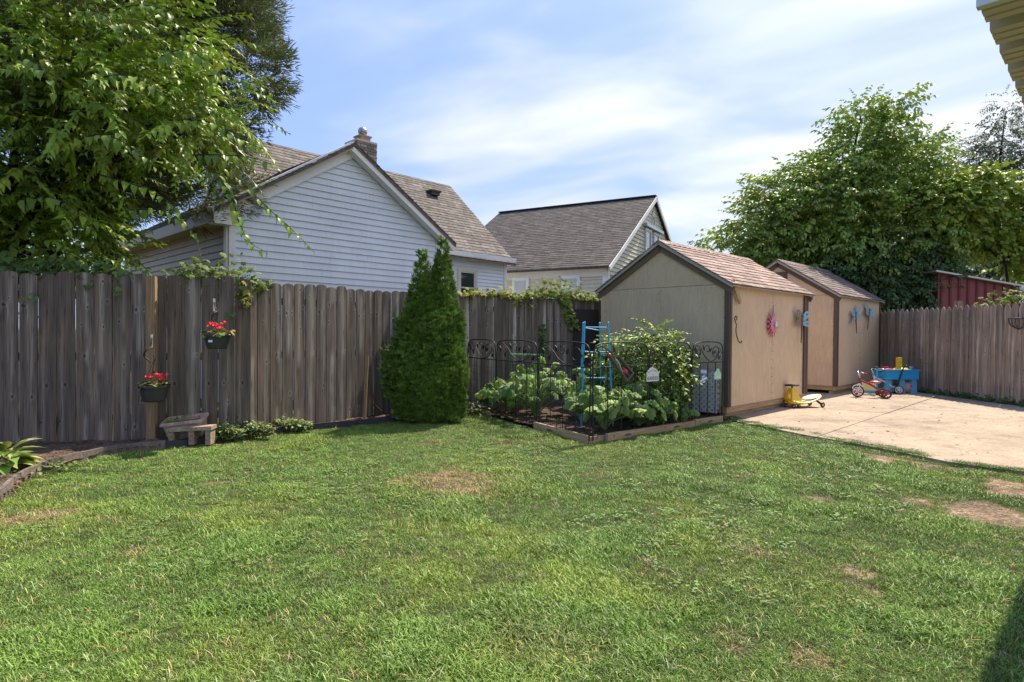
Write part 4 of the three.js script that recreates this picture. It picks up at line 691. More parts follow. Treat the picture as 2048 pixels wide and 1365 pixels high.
vineOn('creeper strand hanging down the fence beside the dark panel', [[0.85, 1.88, -10.28], [0.95, 1.7, -10.33], [1.02, 1.5, -10.36], [1.1, 1.32, -10.4]], creeper, 0.09, 0.06, 110, green(0.24, 0.33, 0.06), 0.004, 0.03);
vineOn('thin dark creeper climbing the fence behind the metal garden panels', [[0.5, 0.75, -10.1], [0.52, 1.1, -10.12], [0.5, 1.4, -10.12]], creeper, 0.06, 0.06, 60, green(0.13, 0.23, 0.06), 0.004, 0.02);
vineOn('leafy green creeper on the picket fence before the red barn', [[9.25, 1.7, -11.9], [9.3, 1.95, -11.4], [9.3, 2.0, -10.9], [9.3, 1.95, -10.4]], creeper, 0.1, 0.3, 190, green(0.2, 0.3, 0.055), 0.006, 0.15);
vineOn('low dark creeper along the foot of the picket fence', [[8.85, 0.05, -13.6], [8.88, 0.06, -12.4], [8.95, 0.06, -11.2], [9.0, 0.06, -9.8]], ivy, 0.07, 0.12, 420, green(0.08, 0.15, 0.045), 0.006, 0.1);
for (const [x, y, z, L] of [[-5.05, 1.62, -6.34, 'small creeper sprig at mid distance between left edge and pale post'], [-5.33, 1.44, -6.27, 'small creeper sprig on the grey fence nearest the left edge'], [-4.28, 1.66, -6.53, 'small creeper sprig just left of the pale new post top'], [-3.17, 1.42, -6.8, 'small creeper sprig right of the upper hanging flower basket']]) {
  const r = thing('creeper_sprig', L, 'vine', [x, y, z], 0, 'creeper sprigs poking through the fence');
  for (let i = 0; i < 3; i++) { const o = part('leaf', creeper, lm0(), r); o.position.set(rr(-0.05, 0.05), rr(-0.05, 0.05), 0.03 + 0.01 * i); o.rotation.set(rr(0.4, 1), rr(-0.6, 0.6), rr(-0.5, 0.5)); }
}
function lm0() { return lm0.m || (lm0.m = leafMat(0.17, 0.26, 0.06, 0.4, 0.5)); }

// ---------- bed edging, pots, bench ----------
srand(1212);
{
  const strip = (pts, h, t, m, name, label) => { const root = thing(name, label, 'edging', [0, 0, 0], 0, 'edging strips round the soil bed'); const c = new THREE.CatmullRomCurve3(pts.map(([x, z]) => V(x, 0, z))), N = 40, gs = []; let a = c.getPointAt(0); for (let i = 1; i <= N; i++) { const b = c.getPointAt(i / N), d = Math.hypot(b.x - a.x, b.z - a.z), nx = -(b.z - a.z) / d * t, nz = (b.x - a.x) / d * t, y0 = h + 0.012 * fbm(i * 0.4, 3, 2), y1 = h + 0.012 * fbm((i + 1) * 0.4, 3, 2); gs.push(hexa([[a.x, -0.02, a.z], [b.x, -0.02, b.z], [b.x + nx, -0.02, b.z + nz], [a.x + nx, -0.02, a.z + nz]], [[a.x, y0, a.z], [b.x, y1, b.z], [b.x + nx, y1, b.z + nz], [a.x + nx, y0, a.z + nz]])); a = b; } part('strip', merge(gs), m, root); };
  const wood = new THREE.MeshStandardMaterial({ color: lin(0.30, 0.24, 0.20), map: grit, roughness: 0.95 });
  strip(edgeLine.slice(0, 6), 0.085, -0.028, wood, 'bed_edging', 'weathered grey-brown edging curving round the soil bed at the left');
  strip(edgeLine.slice(5), 0.075, -0.02, mat(0.035, 0.036, 0.042, 0.75), 'bed_edging', 'black edging strip along the weedy bed below the fence');
}
const petal = (r, g, b) => leafMat(r, g, b, 0.3, 0.6);
M.flowerRed = petal(0.85, 0.06, 0.07); M.flowerLeaf = [petal(0.18, 0.27, 0.05), petal(0.32, 0.33, 0.07), petal(0.45, 0.27, 0.10)];
function basket(p, s, label, tag, h1) {
  const b = thing('hanging_basket', label, 'flower pot', p, -0.25, 'hanging pots of red flowers on the fence');
  const rib = []; for (let i = 0; i < 9; i++) rib.push(new THREE.Vector2([0.0, 0.098, 0.104, 0.118, 0.13, 0.137, 0.145, 0.149, 0.138][i] * s, [0, 0, 0.012, 0.06, 0.11, 0.135, 0.137, 0.165, 0.166][i] * s));
  rib.push(new THREE.Vector2(0.13 * s, 0.13 * s), new THREE.Vector2(0.0, 0.13 * s));
  part('pot', new THREE.LatheGeometry(rib, 28), mat(0.035, 0.037, 0.04, 0.45), b);
  if (tag) part('price_sticker', box(0.045, 0.024, 0.002, 0.02, 0.085 * s, 0.128 * s, -0.2, 0.15), M.offwhite, b);
  const top = h1; part('hanger', merge([0, 2.09, 4.19].map((a) => rod([Math.sin(a) * 0.14 * s, 0.16 * s, Math.cos(a) * 0.14 * s], [0, top - 0.02, 0], 0.003, 0.003, 5)).concat([tube([[0, top - 0.04, 0], [0.012, top - 0.005, 0], [0, top + 0.02, 0], [-0.018, top + 0.012, 0]], 0.004, 12, 5)])), M.black, b);
  for (let i = 0; i < 46; i++) { const a = rr(0, 6.28), r = 0.13 * s * Math.sqrt(rnd()), o = part('leaf', basketLeaf[i % 3], M.flowerLeaf[rnd() < 0.55 ? 0 : rnd() < 0.6 ? 1 : 2], b); o.position.set(Math.cos(a) * r, 0.16 * s + rr(0.0, 0.07) * (1.2 - r / 0.16), Math.sin(a) * r); o.rotation.order = 'YXZ'; o.rotation.set(rr(-0.6, 0.5), Math.PI / 2 - a + rr(-0.8, 0.8), rr(-0.5, 0.5)); }
  for (let i = 0; i < 12; i++) { const a = rr(0, 6.28), r = 0.125 * s * Math.sqrt(rnd()), o = part('blossom', blossom, M.flowerRed, b); o.position.set(Math.cos(a) * r, 0.16 * s + rr(0.06, 0.125), Math.sin(a) * r); o.rotation.set(rr(-0.3, 0.9), rr(0, 6.28), rr(-0.4, 0.4)); o.scale.setScalar(rr(0.8, 1.2)); }
}
const basketLeaf = [0, 1, 2].map((i) => leafGeo(0.062 + 0.008 * i, 0.055, 0.2, 0.35, [[0.1, 0.7], [0.4, 1], [0.75, 0.75]]));
const blossom = merge([0, 1, 2, 3, 4, 5, 6].map((k) => leafGeo(0.027, 0.026, 0.3, -0.25, [[0.3, 0.8], [0.7, 1]]).rotateX(k > 4 ? -0.7 : -0.1).rotateY(k * 1.257)));
basket([-3.76, 0.5, -6.3], 1.03, 'lower black hanging pot of red flowers before the pale post', false, 0.46);
basket([-3.186, 1.052, -6.48], 0.98, 'upper black hanging pot of red flowers with a white sticker', true, 0.40);
function hook(p, label, turn) { const h = thing('plant_hook', label, 'hook', p, turn, 'black iron plant hooks'); part('plate', box(0.022, 0.14, 0.006, 0, 0.12, 0), M.offwhite, h); part('arm', tube([[0, 0.15, 0.006], [0.012, 0.08, 0.05], [0.02, 0.05, 0.1], [-0.01, 0.02, 0.14], [-0.03, -0.03, 0.13], [0.01, -0.08, 0.12], [0.035, -0.1, 0.13]], 0.0075, 26, 6), M.iron, h); return h; }
hook([-3.858, 1.01, -6.42], 'black iron hook screwed to the pale new post', 0.2);
hook([-3.289, 1.411, -6.62], 'black iron hook on the grey boards above the upper flower pot', 0.5);
{
  const stone = new THREE.MeshStandardMaterial({ color: lin(0.62, 0.45, 0.32), map: grit, bumpMap: grit, bumpScale: 0.006, roughness: 0.95 });
  const [bx, bz] = [-3.443, -6.446], b = thing('block_stand', 'rough brown concrete block stand with three legs beside the pale post', 'stand', [bx, 0.03, bz], 0.10);
  part('slab', box(0.46, 0.04, 0.15, 0, 0.165, 0, 0, 0, 0.045), stone, b);
  for (const x of [-0.185, 0.02, 0.19]) part('leg', box(0.055, 0.15 + x * 0.045, 0.13, x, 0.07 + x * 0.022, 0), stone, b);
  const t = thing('planter_box', 'small tan rectangular planter tilted behind the block stand', 'planter', [bx - 0.14, 0.08, bz - 0.19], 0.16);
  const tan = new THREE.MeshStandardMaterial({ color: lin(0.90, 0.66, 0.50), map: grit, roughness: 0.8 }), w = 0.2, d = 0.1, W = 0.215, D = 0.115, k = 0.85, H = 0.19;
  t.rotation.z = 0.12; t.rotation.x = 0.22; t.rotation.order = 'YXZ';
  const fr = (x0, x1, z0, z1, y0, y1) => hexa([[x0 * k, y0, z1 * k], [x1 * k, y0, z1 * k], [x1 * k, y0, z0 * k], [x0 * k, y0, z0 * k]], [[x0, y1, z1], [x1, y1, z1], [x1, y1, z0], [x0, y1, z0]]);
  part('body', merge([fr(-w, w, d - 0.014, d, 0, H), fr(-w, w, -d, -d + 0.014, 0, H), fr(-w, -w + 0.014, -d + 0.014, d - 0.014, 0, H), fr(w - 0.014, w, -d + 0.014, d - 0.014, 0, H), box(0.32, 0.01, 0.15, 0, 0.006, 0)]), tan, t);
  part('rim', merge([box(W * 2, 0.03, 0.024, 0, H, d + 0.006), box(W * 2, 0.03, 0.024, 0, H, -d - 0.006), box(0.024, 0.03, d * 2 - 0.012, -w - 0.006, H, 0), box(0.024, 0.03, d * 2 - 0.012, w + 0.006, H, 0)]), tan, t);
  part('potting_soil', box(w * 2 - 0.03, 0.02, d * 2 - 0.03, 0, H - 0.045, 0), soilMat, t);
  for (let i = 0; i < 26; i++) { const o = part('leaf', basketLeaf[i % 3], M.flowerLeaf[i % 5 ? 0 : 1], t); o.position.set(rr(-0.19, 0.02), H - 0.02 + rr(0, 0.03), rr(-0.07, 0.07)); o.rotation.set(rr(-1.2, -0.2), rr(0, 6.28), 0, 'YXZ'); o.scale.set(0.35, 0.7, 0.8); }
}
function lowPlant(name, label, cat, p, R, n, leaf, cols, hmax, group, flat = 0.2) { // many small upright leaves round a centre
  const t = thing(name, label, cat, [p[0], 0.03, p[1]], 0, group), list = [], st = [];
  for (let i = 0; i < n; i++) { const a = rr(0, 6.28), r = Math.sqrt(rnd()), x = Math.cos(a) * r * R[0], z = Math.sin(a) * r * R[1], h = hmax * rr(0.15, 1) * (1 - 0.45 * r); list.push([x, h, z, rr(0, 6.28), rr(0.6, 1.2), cols(), rr(-0.9, flat), rr(-0.3, 0.3)]); if (i % 9 === 0) st.push(rod([x * 0.8, 0, z * 0.8], [x, h, z], 0.003, 0.002, 4)); }
  part('stems', merge(st), petal(0.14, 0.2, 0.06), t); scatter('leaves', '', '', leaf, leafMat(1, 1, 1, 0.35, 0.55), list, t); return t;
}
const wl = leafGeo(0.052, 0.03, 0.2, 0.3, simpleShape);
lowPlant('weed_clump', 'soft pale green weeds spreading behind the black edging', 'weeds', [-3.049, -6.856], [0.34, 0.1], 1000, wl, green(0.22, 0.31, 0.10), 0.22, 'weeds along the fence');
lowPlant('weed_clump', 'shorter patch of green weeds nearer the arborvitae', 'weeds', [-2.778, -7.351], [0.34, 0.12], 900, wl, green(0.22, 0.31, 0.10), 0.17, 'weeds along the fence');
lowPlant('weed_clump', 'leafy green weeds close beside the right end of the block stand', 'weeds', [-3.186, -6.663], [0.2, 0.08], 500, wl, green(0.22, 0.31, 0.10), 0.2, 'weeds along the fence');
lowPlant('weed_clump', 'small reddish weeds under the block stand', 'weeds', [-3.489, -6.711], [0.12, 0.1], 60, wl, green(0.38, 0.26, 0.10), 0.09, 'weeds along the fence');
lowPlant('weed_clump', 'scruffy weeds at the right foot of the arborvitae', 'weeds', [-0.546, -8.989], [0.32, 0.18], 300, wl, green(0.17, 0.25, 0.08), 0.2, 'weeds along the fence');
lowPlant('weed_clump', 'low sparse weeds in the soil at the left edge', 'weeds', [-4.194, -5.216], [0.4, 0.25], 160, wl, green(0.2, 0.27, 0.07), 0.06, 'weeds along the fence');
lowPlant('sapling', 'little grey green seedling beside the thin wooden stake', 'sapling', [-2.014, -8.593], [0.12, 0.06], 60, leafGeo(0.07, 0.016, 0.1, 0.3, simpleShape), green(0.14, 0.24, 0.14), 0.2);
{ const [x, z] = [-2.031, -8.255], s = thing('wooden_stake', 'thin pale wooden stake leaning against the grey fence boards', 'stake', [x, 0, z]); part('stick', box(0.042, 0.92, 0.02, 0, 0.46, 0), M.newPost, s); s.rotation.z = -0.03; s.rotation.x = -0.05;
  const [x2, z2] = [-1.809, -8.408], f = thing('fallen_stick', 'short grey stick leaning at the foot of the grey fence', 'stick', [x2, 0.06, z2]); part('stick', rod([-0.14, 0.16, -0.05], [0.1, 0, 0.05], 0.011, 0.009, 6), M.bark, f); }
{ // hosta
  const [x, z] = [-4.321, -5.083], h = thing('hosta', 'variegated yellow green hosta at the left edge of the soil bed', 'plant', [x, 0.03, z]);
  const g = [0, 1, 2].map((i) => leafGeo(0.2 + 0.02 * i, 0.1 + 0.012 * i, 0.35, 0.45 + 0.1 * i)), m = [leafMat(0.42, 0.48, 0.11, 0.35, 0.4), leafMat(0.22, 0.34, 0.08, 0.35, 0.4), leafMat(0.52, 0.55, 0.2, 0.35, 0.4)];
  for (let i = 0; i < 46; i++) { const o = part('leaf', g[i % 3], m[Math.floor(rnd() * 3)], h), a = rr(0, 6.28), k = rnd(); o.position.set(Math.cos(a) * 0.06, 0.05 + 0.14 * k, Math.sin(a) * 0.06); o.rotation.order = 'YXZ'; o.rotation.set(-0.35 - 0.75 * k, Math.PI / 2 - a, rr(-0.2, 0.2)); o.scale.setScalar(rr(0.75, 1.15)); }
}
// ---------- vegetable garden ----------
const C0 = [0.9, -6.78], CL = [-0.72, -9.5], CR = [3.06, -8.62];
function gardenPanel(A, B, label) {
  const dx = B[0] - A[0], dz = B[1] - A[1], w = Math.hypot(dx, dz), H = 1.1, bar = 0.83, t = thing('garden_fence_panel', label, 'garden fence', [A[0], 0.03, A[1]], Math.atan2(-dz, dx), 'black metal garden fence panels');
  const c = 0.1;
  part('frame', merge([tube([[0.012, 0, 0], [0.012, H - c, 0], [0.012 + c * 0.3, H - c * 0.3, 0], [0.012 + c, H, 0], [w - 0.012 - c, H, 0], [w - 0.012 - c * 0.3, H - c * 0.3, 0], [w - 0.012, H - c, 0], [w - 0.012, 0, 0]], 0.0088, 60, 6), rod([0.012, bar, 0], [w - 0.012, bar, 0], 0.0068, 0.0068, 6), rod([0.012, 0.06, 0], [w - 0.012, 0.06, 0], 0.005, 0.005, 6)]), M.iron, t);
  const bars = []; for (let i = 1; i < 4; i++) bars.push(rod([w * i / 4, 0.02, 0], [w * i / 4, bar, 0], 0.006, 0.006, 5)); part('bars', merge(bars), M.iron, t);
  const wires = []; const n = Math.round(w / 0.045); for (let i = 1; i < n; i++) wires.push(rod([w * i / n, 0.06, 0.003], [w * i / n, bar, 0.003], 0.0014, 0.0014, 4)); for (let y = 0.16; y < bar; y += 0.11) wires.push(rod([0.015, y, 0.005], [w - 0.015, y, 0.005], 0.0015, 0.0015, 4)); const wm = part('wires', merge(wires), M.iron, t);
  const spiral = (cx, cy, r, turns, a0, sg) => { const p = []; for (let i = 0; i <= 14; i++) { const k = i / 14, a = a0 + sg * turns * 6.283 * k, q = r * (1 - 0.62 * k); p.push([cx + Math.cos(a) * q, cy + Math.sin(a) * q, 0]); } return tube(p, 0.0058, 28, 5); };
  const y0 = bar + 0.02;
  part('scroll', merge([tube([[0.04, H - 0.1, 0], [0.12, H - 0.03, 0], [w * 0.28, H - 0.09, 0], [w * 0.42, bar + 0.07, 0], [w * 0.6, bar + 0.012, 0], [w * 0.78, bar + 0.06, 0], [w * 0.86, H - 0.13, 0]], 0.0062, 36, 5), spiral(w * 0.74, H - 0.14, 0.105, 1.05, 0, 1), spiral(w * 0.2, H - 0.14, 0.06, 0.75, 1.6, -1), spiral(w * 0.48, H - 0.09, 0.065, 0.8, 2.6, -1), tube([[0.06, H - 0.06, 0], [0.1, H - 0.16, 0], [0.075, bar + 0.05, 0]], 0.004, 10, 5), tube([[w - 0.03, H - 0.16, 0], [w - 0.1, H - 0.07, 0], [w - 0.12, bar + 0.06, 0], [w - 0.03, bar + 0.03, 0]], 0.004, 14, 5)]), M.iron, t);
  for (const [x, y, a] of [[0.1, H - 0.11, 0.4], [w * 0.22, bar + 0.09, 0.05], [w * 0.36, H - 0.07, 0.5], [w * 0.58, H - 0.1, -0.7], [w * 0.71, H - 0.13, -1.0], [w - 0.1, bar + 0.06, -0.9]]) { const o = part('leaf', extrude([[0, -0.042], [0.018, -0.018], [0.021, 0.006], [0, 0.045], [-0.021, 0.006], [-0.018, -0.018]], 0.004, 0.001), M.iron, t); o.position.set(x, y, -0.002); o.rotation.z = a; }
}
const seg = (A, B, t) => [mix(A[0], B[0], t), mix(A[1], B[1], t)];
gardenPanel(seg(C0, CL, 0.985), seg(C0, CL, 0.70), 'black metal garden panel partly hidden by the arborvitae');
gardenPanel(seg(C0, CL, 0.69), seg(C0, CL, 0.35), 'black metal garden panel before the leafy squash and grey fence');
gardenPanel(seg(C0, CL, 0.34), seg(C0, CL, 0.005), 'black metal garden panel just left of the garden corner');
gardenPanel(seg(C0, CR, 0.01), seg(C0, CR, 0.37), 'black metal garden panel just right of the garden corner');
gardenPanel(seg(C0, CR, 0.38), seg(C0, CR, 0.70), 'black metal garden panel before the bushy tomatoes');
gardenPanel(seg(C0, CR, 0.71), seg(C0, CR, 0.985), 'black metal garden panel joined to the tan shed corner');
function timber(A, B, h, t, label) { const dx = B[0] - A[0], dz = B[1] - A[1], w = Math.hypot(dx, dz), o = thing('bed_timber', label, 'timber', [A[0], 0, A[1]], Math.atan2(-dz, dx), 'timbers edging the vegetable garden'); part('board', hexa([[0, -0.02, 0], [w, -0.02, 0], [w, -0.02, -t], [0, -0.02, -t]], [[0, h, 0], [w, h - 0.008, 0], [w, h - 0.012, -t], [0, h - 0.004, -t]]), M.timber, o); }
const off = (P, x, z) => [P[0] + x, P[1] + z];
timber(off(seg(C0, CR, 0.09), 0.02, 0.045), off(seg(C0, CR, 0.72), 0.02, 0.045), 0.095, 0.04, 'long front timber under the middle metal panels');
timber(off(seg(C0, CR, 0.725), 0.02, 0.04), off(seg(C0, CR, 0.97), 0.02, 0.04), 0.10, 0.04, 'short front timber running up to the shed corner');
timber(off(seg(C0, CR, 0.0), 0.0, -0.01), off(seg(C0, CR, 0.12), 0.0, -0.01), 0.075, 0.04, 'low dark timber at the garden corner');
timber(off(seg(C0, CL, 0.36), -0.03, 0.02), off(seg(C0, CL, 0.01), -0.03, 0.02), 0.10, 0.04, 'left side timber running back from the garden corner');
timber(off(seg(C0, CL, 0.99), -0.03, 0.02), off(seg(C0, CL, 0.74), -0.03, 0.02), 0.10, 0.04, 'rear left timber beside the arborvitae weeds');
// squash plants: big lobed leaves on stalks
const squashLeaf = [0, 1, 2].map((i) => { const n = 26, pos = [0, 0.0, 0], idx = [], R = 0.12 + 0.025 * i; for (let k = 0; k <= n; k++) { const a = -2.75 + 5.5 * k / n, lobe = 0.6 + 0.4 * Math.pow(Math.abs(Math.cos(a * 2.5)), 0.6), tooth = 1 + 0.11 * (k % 2 ? 1 : -1), r = R * lobe * tooth * (0.8 + 0.25 * Math.cos(a)); pos.push(Math.sin(a) * r * 0.55, 0.025, Math.cos(a) * r * 0.55 + 0.02, Math.sin(a) * r, -0.03 - 0.05 * Math.cos(a) + 0.02 * Math.sin(a * 5), Math.cos(a) * r + 0.02); } for (let k = 0; k < n; k++) { const a = 1 + k * 2; idx.push(0, a, a + 2, a, a + 1, a + 3, a, a + 3, a + 2); } const g = new THREE.BufferGeometry(); g.setAttribute('position', new THREE.Float32BufferAttribute(pos, 3)); g.setIndex(idx); g.computeVertexNormals(); return g; });
const squashM = [leafMat(0.18, 0.30, 0.06, 0.35, 0.8), leafMat(0.25, 0.37, 0.08, 0.35, 0.8), leafMat(0.11, 0.2, 0.045, 0.35, 0.8), leafMat(0.24, 0.33, 0.10, 0.35, 0.8)];
const stalkM = leafMat(0.27, 0.38, 0.11, 0.15, 0.5);
function squash(p, label, n, R, H) {
  const t = thing('squash_plant', label, 'vegetable plant', [p[0], 0.04, p[1]], 0, 'squash plants in the garden');
  for (let i = 0; i < n; i++) { const a = i * 2.4 + rr(-0.3, 0.3), r = R * Math.sqrt((i + 0.5) / n) * rr(0.8, 1.1), h = H * rr(0.55, 1.05) * (1 - 0.35 * r / R), e = V(Math.cos(a) * r, h, Math.sin(a) * r); const st = part('stalk', taper([[0, 0.02, 0], [e.x * 0.4, h * 0.65, e.z * 0.4], e], 0.011, 0.006, 6, 5), stalkM, t); const o = part('leaf', squashLeaf[i % 3], squashM[Math.floor(rnd() * 4)], t); o.position.copy(e); o.rotation.order = 'YXZ'; o.rotation.set(rr(-0.7, 1.0), Math.PI / 2 - a + rr(-0.9, 0.9), rr(-0.7, 0.7)); o.scale.setScalar(rr(0.5, 1.0)); }
}
squash([0.35, -8.55], 'squash plant with big pale veined leaves left of the blue tower', 48, 0.55, 0.85);
squash([-0.05, -9.0], 'low squash plant with spreading leaves near the grey fence', 32, 0.48, 0.55);
squash([0.95, -8.4], 'dark squash plant around the foot of the blue tower', 48, 0.5, 0.75);
squash([1.15, -7.4], 'squash plant with pale leaves at the garden front corner', 52, 0.42, 0.6);
squash([1.65, -7.75], 'squash plant low behind the welcome sign panel', 52, 0.42, 0.6);
squash([2.05, -8.15], 'dark leaved squash plant before the white lattice', 32, 0.4, 0.42);
squash([1.9, -8.7], 'squash plant hidden among the tomato stems', 16, 0.4, 0.4);
const tomLeaf = spray(9, 0.3, 0.085, 0.042, 0.5, simpleShape, 0.1);
function tomato(p, label, R, H, n) { const t = thing('tomato_plant', label, 'vegetable plant', [p[0], 0.04, p[1]], 0, 'tomato plants in the garden'); part('stem', merge([0, 1, 2, 3].map((i) => taper([[0, 0, 0], [rr(-0.1, 0.1), H * 0.5, rr(-0.1, 0.1)], [rr(-0.2, 0.2), H * 0.95, rr(-0.2, 0.2)]], 0.011, 0.005, 8, 5))), stalkM, t); crown(t, [[0, H * 0.8, 0, R * 0.8, H * 0.25, R * 0.8], [0, H * 0.55, 0, R, H * 0.3, R], [0, H * 0.3, 0, R * 0.8, H * 0.25, R * 0.8]], n, [tomLeaf], leafMat(1, 1, 1, 0.38, 0.55), green(0.26, 0.38, 0.08, 0.6, 1.35), [0.6, 1.25], 0.3, 0.2); }
tomato([1.95, -8.3], 'tall bushy tomato plant right of the blue tower', 0.42, 1.25, 520);
tomato([2.2, -8.95], 'bushy tomato plant nearest the tan shed wall', 0.38, 1.18, 420);
tomato([1.6, -8.55], 'tomato plant growing beside the blue tower', 0.36, 1.15, 380);
{ // blue garden tower
  const t = thing('garden_tower', 'light blue metal garden tower standing in the vegetable bed', 'trellis', [1.06, 0.03, -8.0], 0.25), H = 1.36, bm = pl(0.05, 0.36, 0.55, 0.45), q = [[-0.16, 0.16], [0.16, 0.18], [0.2, -0.2], [-0.02, -0.26]];
  for (const [x, z] of q) part('upright', merge([rod([x * 1.35, 0, z * 1.35], [x, H, z], 0.013, 0.012, 8), new THREE.SphereGeometry(0.015, 8, 6).translate(x, H, z)]), bm, t);
  for (const [y, k] of [[H - 0.06, 1], [H - 0.38, 1.06], [H - 0.72, 1.14], [H - 1.05, 1.22]]) for (let i = 0; i < 4; i++) { const a = q[i], b = q[(i + 1) % 4]; part('rung', rod([a[0] * k, y - 0.02 * i, a[1] * k], [b[0] * k, y - 0.05 * (i % 2), b[1] * k], 0.007, 0.007, 6), bm, t); }
}
{ // green wire tomato cage behind the squash
  const t = thing('tomato_cage', 'thin green wire cage behind the squash near the grey fence', 'plant cage', [0.2, 0.03, -8.95], 0.3), gm = mat(0.02, 0.25, 0.07, 0.5), gs = [];
  for (const y of [0.35, 0.62, 0.9]) gs.push(tube([[-0.17, y, -0.17], [0.17, y, -0.17], [0.17, y, 0.17], [-0.17, y, 0.17]], 0.004, 24, 5, true)); for (const [x, z] of [[-0.17, -0.17], [0.17, -0.17], [0.17, 0.17], [-0.17, 0.17]]) gs.push(rod([x, 0, z], [x, 0.92, z], 0.004, 0.004, 5)); part('wire', merge(gs), gm, t);
}
{ // white lattice against the shed: crossing laths, each a piece
  const L = thing('lattice_panel', 'white plastic lattice leaning on the tan shed behind the garden panel', 'lattice', [3.11, 0.06, -8.69], turnOf(45.6) + Math.PI / 2), W = 1.05, H = 0.6, wm = pl(0.78, 0.78, 0.76, 0.6);
  { shedA.updateMatrixWorld(); L.position.copy(V(-0.075, 0.1, -0.1).applyMatrix4(shedA.matrixWorld)); L.rotation.y = shedA.rotation.y + Math.PI / 2; }
  for (const s of [1, -1]) for (let c = -H + 0.03; c < W; c += 0.085) { const xa = Math.max(0, c), xb = Math.min(W, c + H), ya = xa - c, yb = xb - c; if (xb - xa < 0.05) continue; const l = Math.hypot(xb - xa, yb - ya), g = box(l, 0.034, 0.005); g.rotateZ(s * Math.PI / 4); g.translate(s > 0 ? (xa + xb) / 2 : W - (xa + xb) / 2, (ya + yb) / 2, s * 0.003); part('lath', g, wm, L); }
}
// ---------- signs and ornaments ----------
function canvasTex(w, h, draw) { const c = document.createElement('canvas'); c.width = w; c.height = h; draw(c.getContext('2d'), w, h); const t = new THREE.CanvasTexture(c); t.colorSpace = THREE.SRGBColorSpace; return t; }
const onFront = (t, y, out = 0.03) => { const P = seg(C0, CR, t), dx = CR[0] - C0[0], dz = CR[1] - C0[1], l = Math.hypot(dx, dz); return { p: [P[0] - dz / l * out, y, P[1] + dx / l * out], r: Math.atan2(-dz, dx) }; };
{
  const q = onFront(0.385, 0.66), s = thing('garden_sign', 'white arched sign reading WELCOME to my GARDEN on the metal panel', 'sign', q.p, q.r), w = 0.24, h = 0.175;
  const shape = new THREE.Shape(); shape.moveTo(-w / 2, 0); shape.lineTo(w / 2, 0); shape.lineTo(w / 2, h * 0.6); shape.quadraticCurveTo(w * 0.42, h * 0.72, w * 0.34, h * 0.8); shape.quadraticCurveTo(0, h * 1.15, -w * 0.34, h * 0.8); shape.quadraticCurveTo(-w * 0.42, h * 0.72, -w / 2, h * 0.6); shape.lineTo(-w / 2, 0);
  part('board', extrude(shape, 0.008, 0.001), M.offwhite, s);
  const tx = canvasTex(512, 384, (c, W, H) => { c.fillStyle = '#dcdcd8'; c.fillRect(0, 0, W, H); c.fillStyle = '#2c3440'; c.textAlign = 'center'; c.font = 'bold 132px sans-serif'; c.fillText('GARDEN', W / 2, H * 0.90, W * 0.94); c.font = 'bold 62px sans-serif'; 'WELCOME'.split('').forEach((ch, i) => { const a = (i - 3) * 0.19; c.save(); c.translate(W / 2 + Math.sin(a) * 300, H * 0.98 - Math.cos(a) * 268); c.rotate(a); c.fillText(ch, 0, 0); c.restore(); }); c.font = '40px serif'; c.fillText('to my', W / 2, H * 0.56); });
  const g = new THREE.ShapeGeometry(shape, 12), u = g.attributes.uv, p = g.attributes.position; for (let i = 0; i < u.count; i++) u.setXY(i, p.getX(i) / w + 0.5, p.getY(i) / h); g.translate(0, 0, 0.0125);
  part('lettering', g, new THREE.MeshStandardMaterial({ map: tx, roughness: 0.6 }), s);
}
{
  const q = onFront(0.09, 0.72, 0.04), f = thing('garden_ornament', 'tilted dark wooden frame with a red ornament on the garden panel', 'ornament', q.p, q.r), m = mat(0.10, 0.085, 0.065, 0.8);
    const P = [[0.0, 0.27], [0.16, 0.265], [0.42, 0.06], [0.31, -0.03]]; for (let i = 0; i < 4; i++) { const a = P[i], b = P[(i + 1) % 4], l = Math.hypot(b[0] - a[0], b[1] - a[1]), k = box(l + 0.02, 0.026, 0.05); k.rotateZ(Math.atan2(b[1] - a[1], b[0] - a[0])); k.translate((a[0] + b[0]) / 2, (a[1] + b[1]) / 2, 0.003 * i); part('bar', k, m, f); }
  part('ornament', merge([new THREE.SphereGeometry(0.035, 12, 10).scale(1.1, 1, 0.9).translate(0.29, 0.08, 0), new THREE.ConeGeometry(0.02, 0.05, 8).rotateZ(0.6).translate(0.27, 0.12, 0)]), M.red, f); part('ornament_base', new THREE.SphereGeometry(0.032, 10, 8).translate(0.315, 0.045, 0.0), M.black, f);
  part('strap', tube([[0.1, 0.25, 0], [0.17, 0.18, 0.01], [0.22, 0.11, 0], [0.28, 0.05, 0]], 0.008, 16, 6), M.offwhite, f); part('bow', new THREE.SphereGeometry(0.02, 8, 6).translate(-0.015, 0.285, 0.02), M.red, f);
}
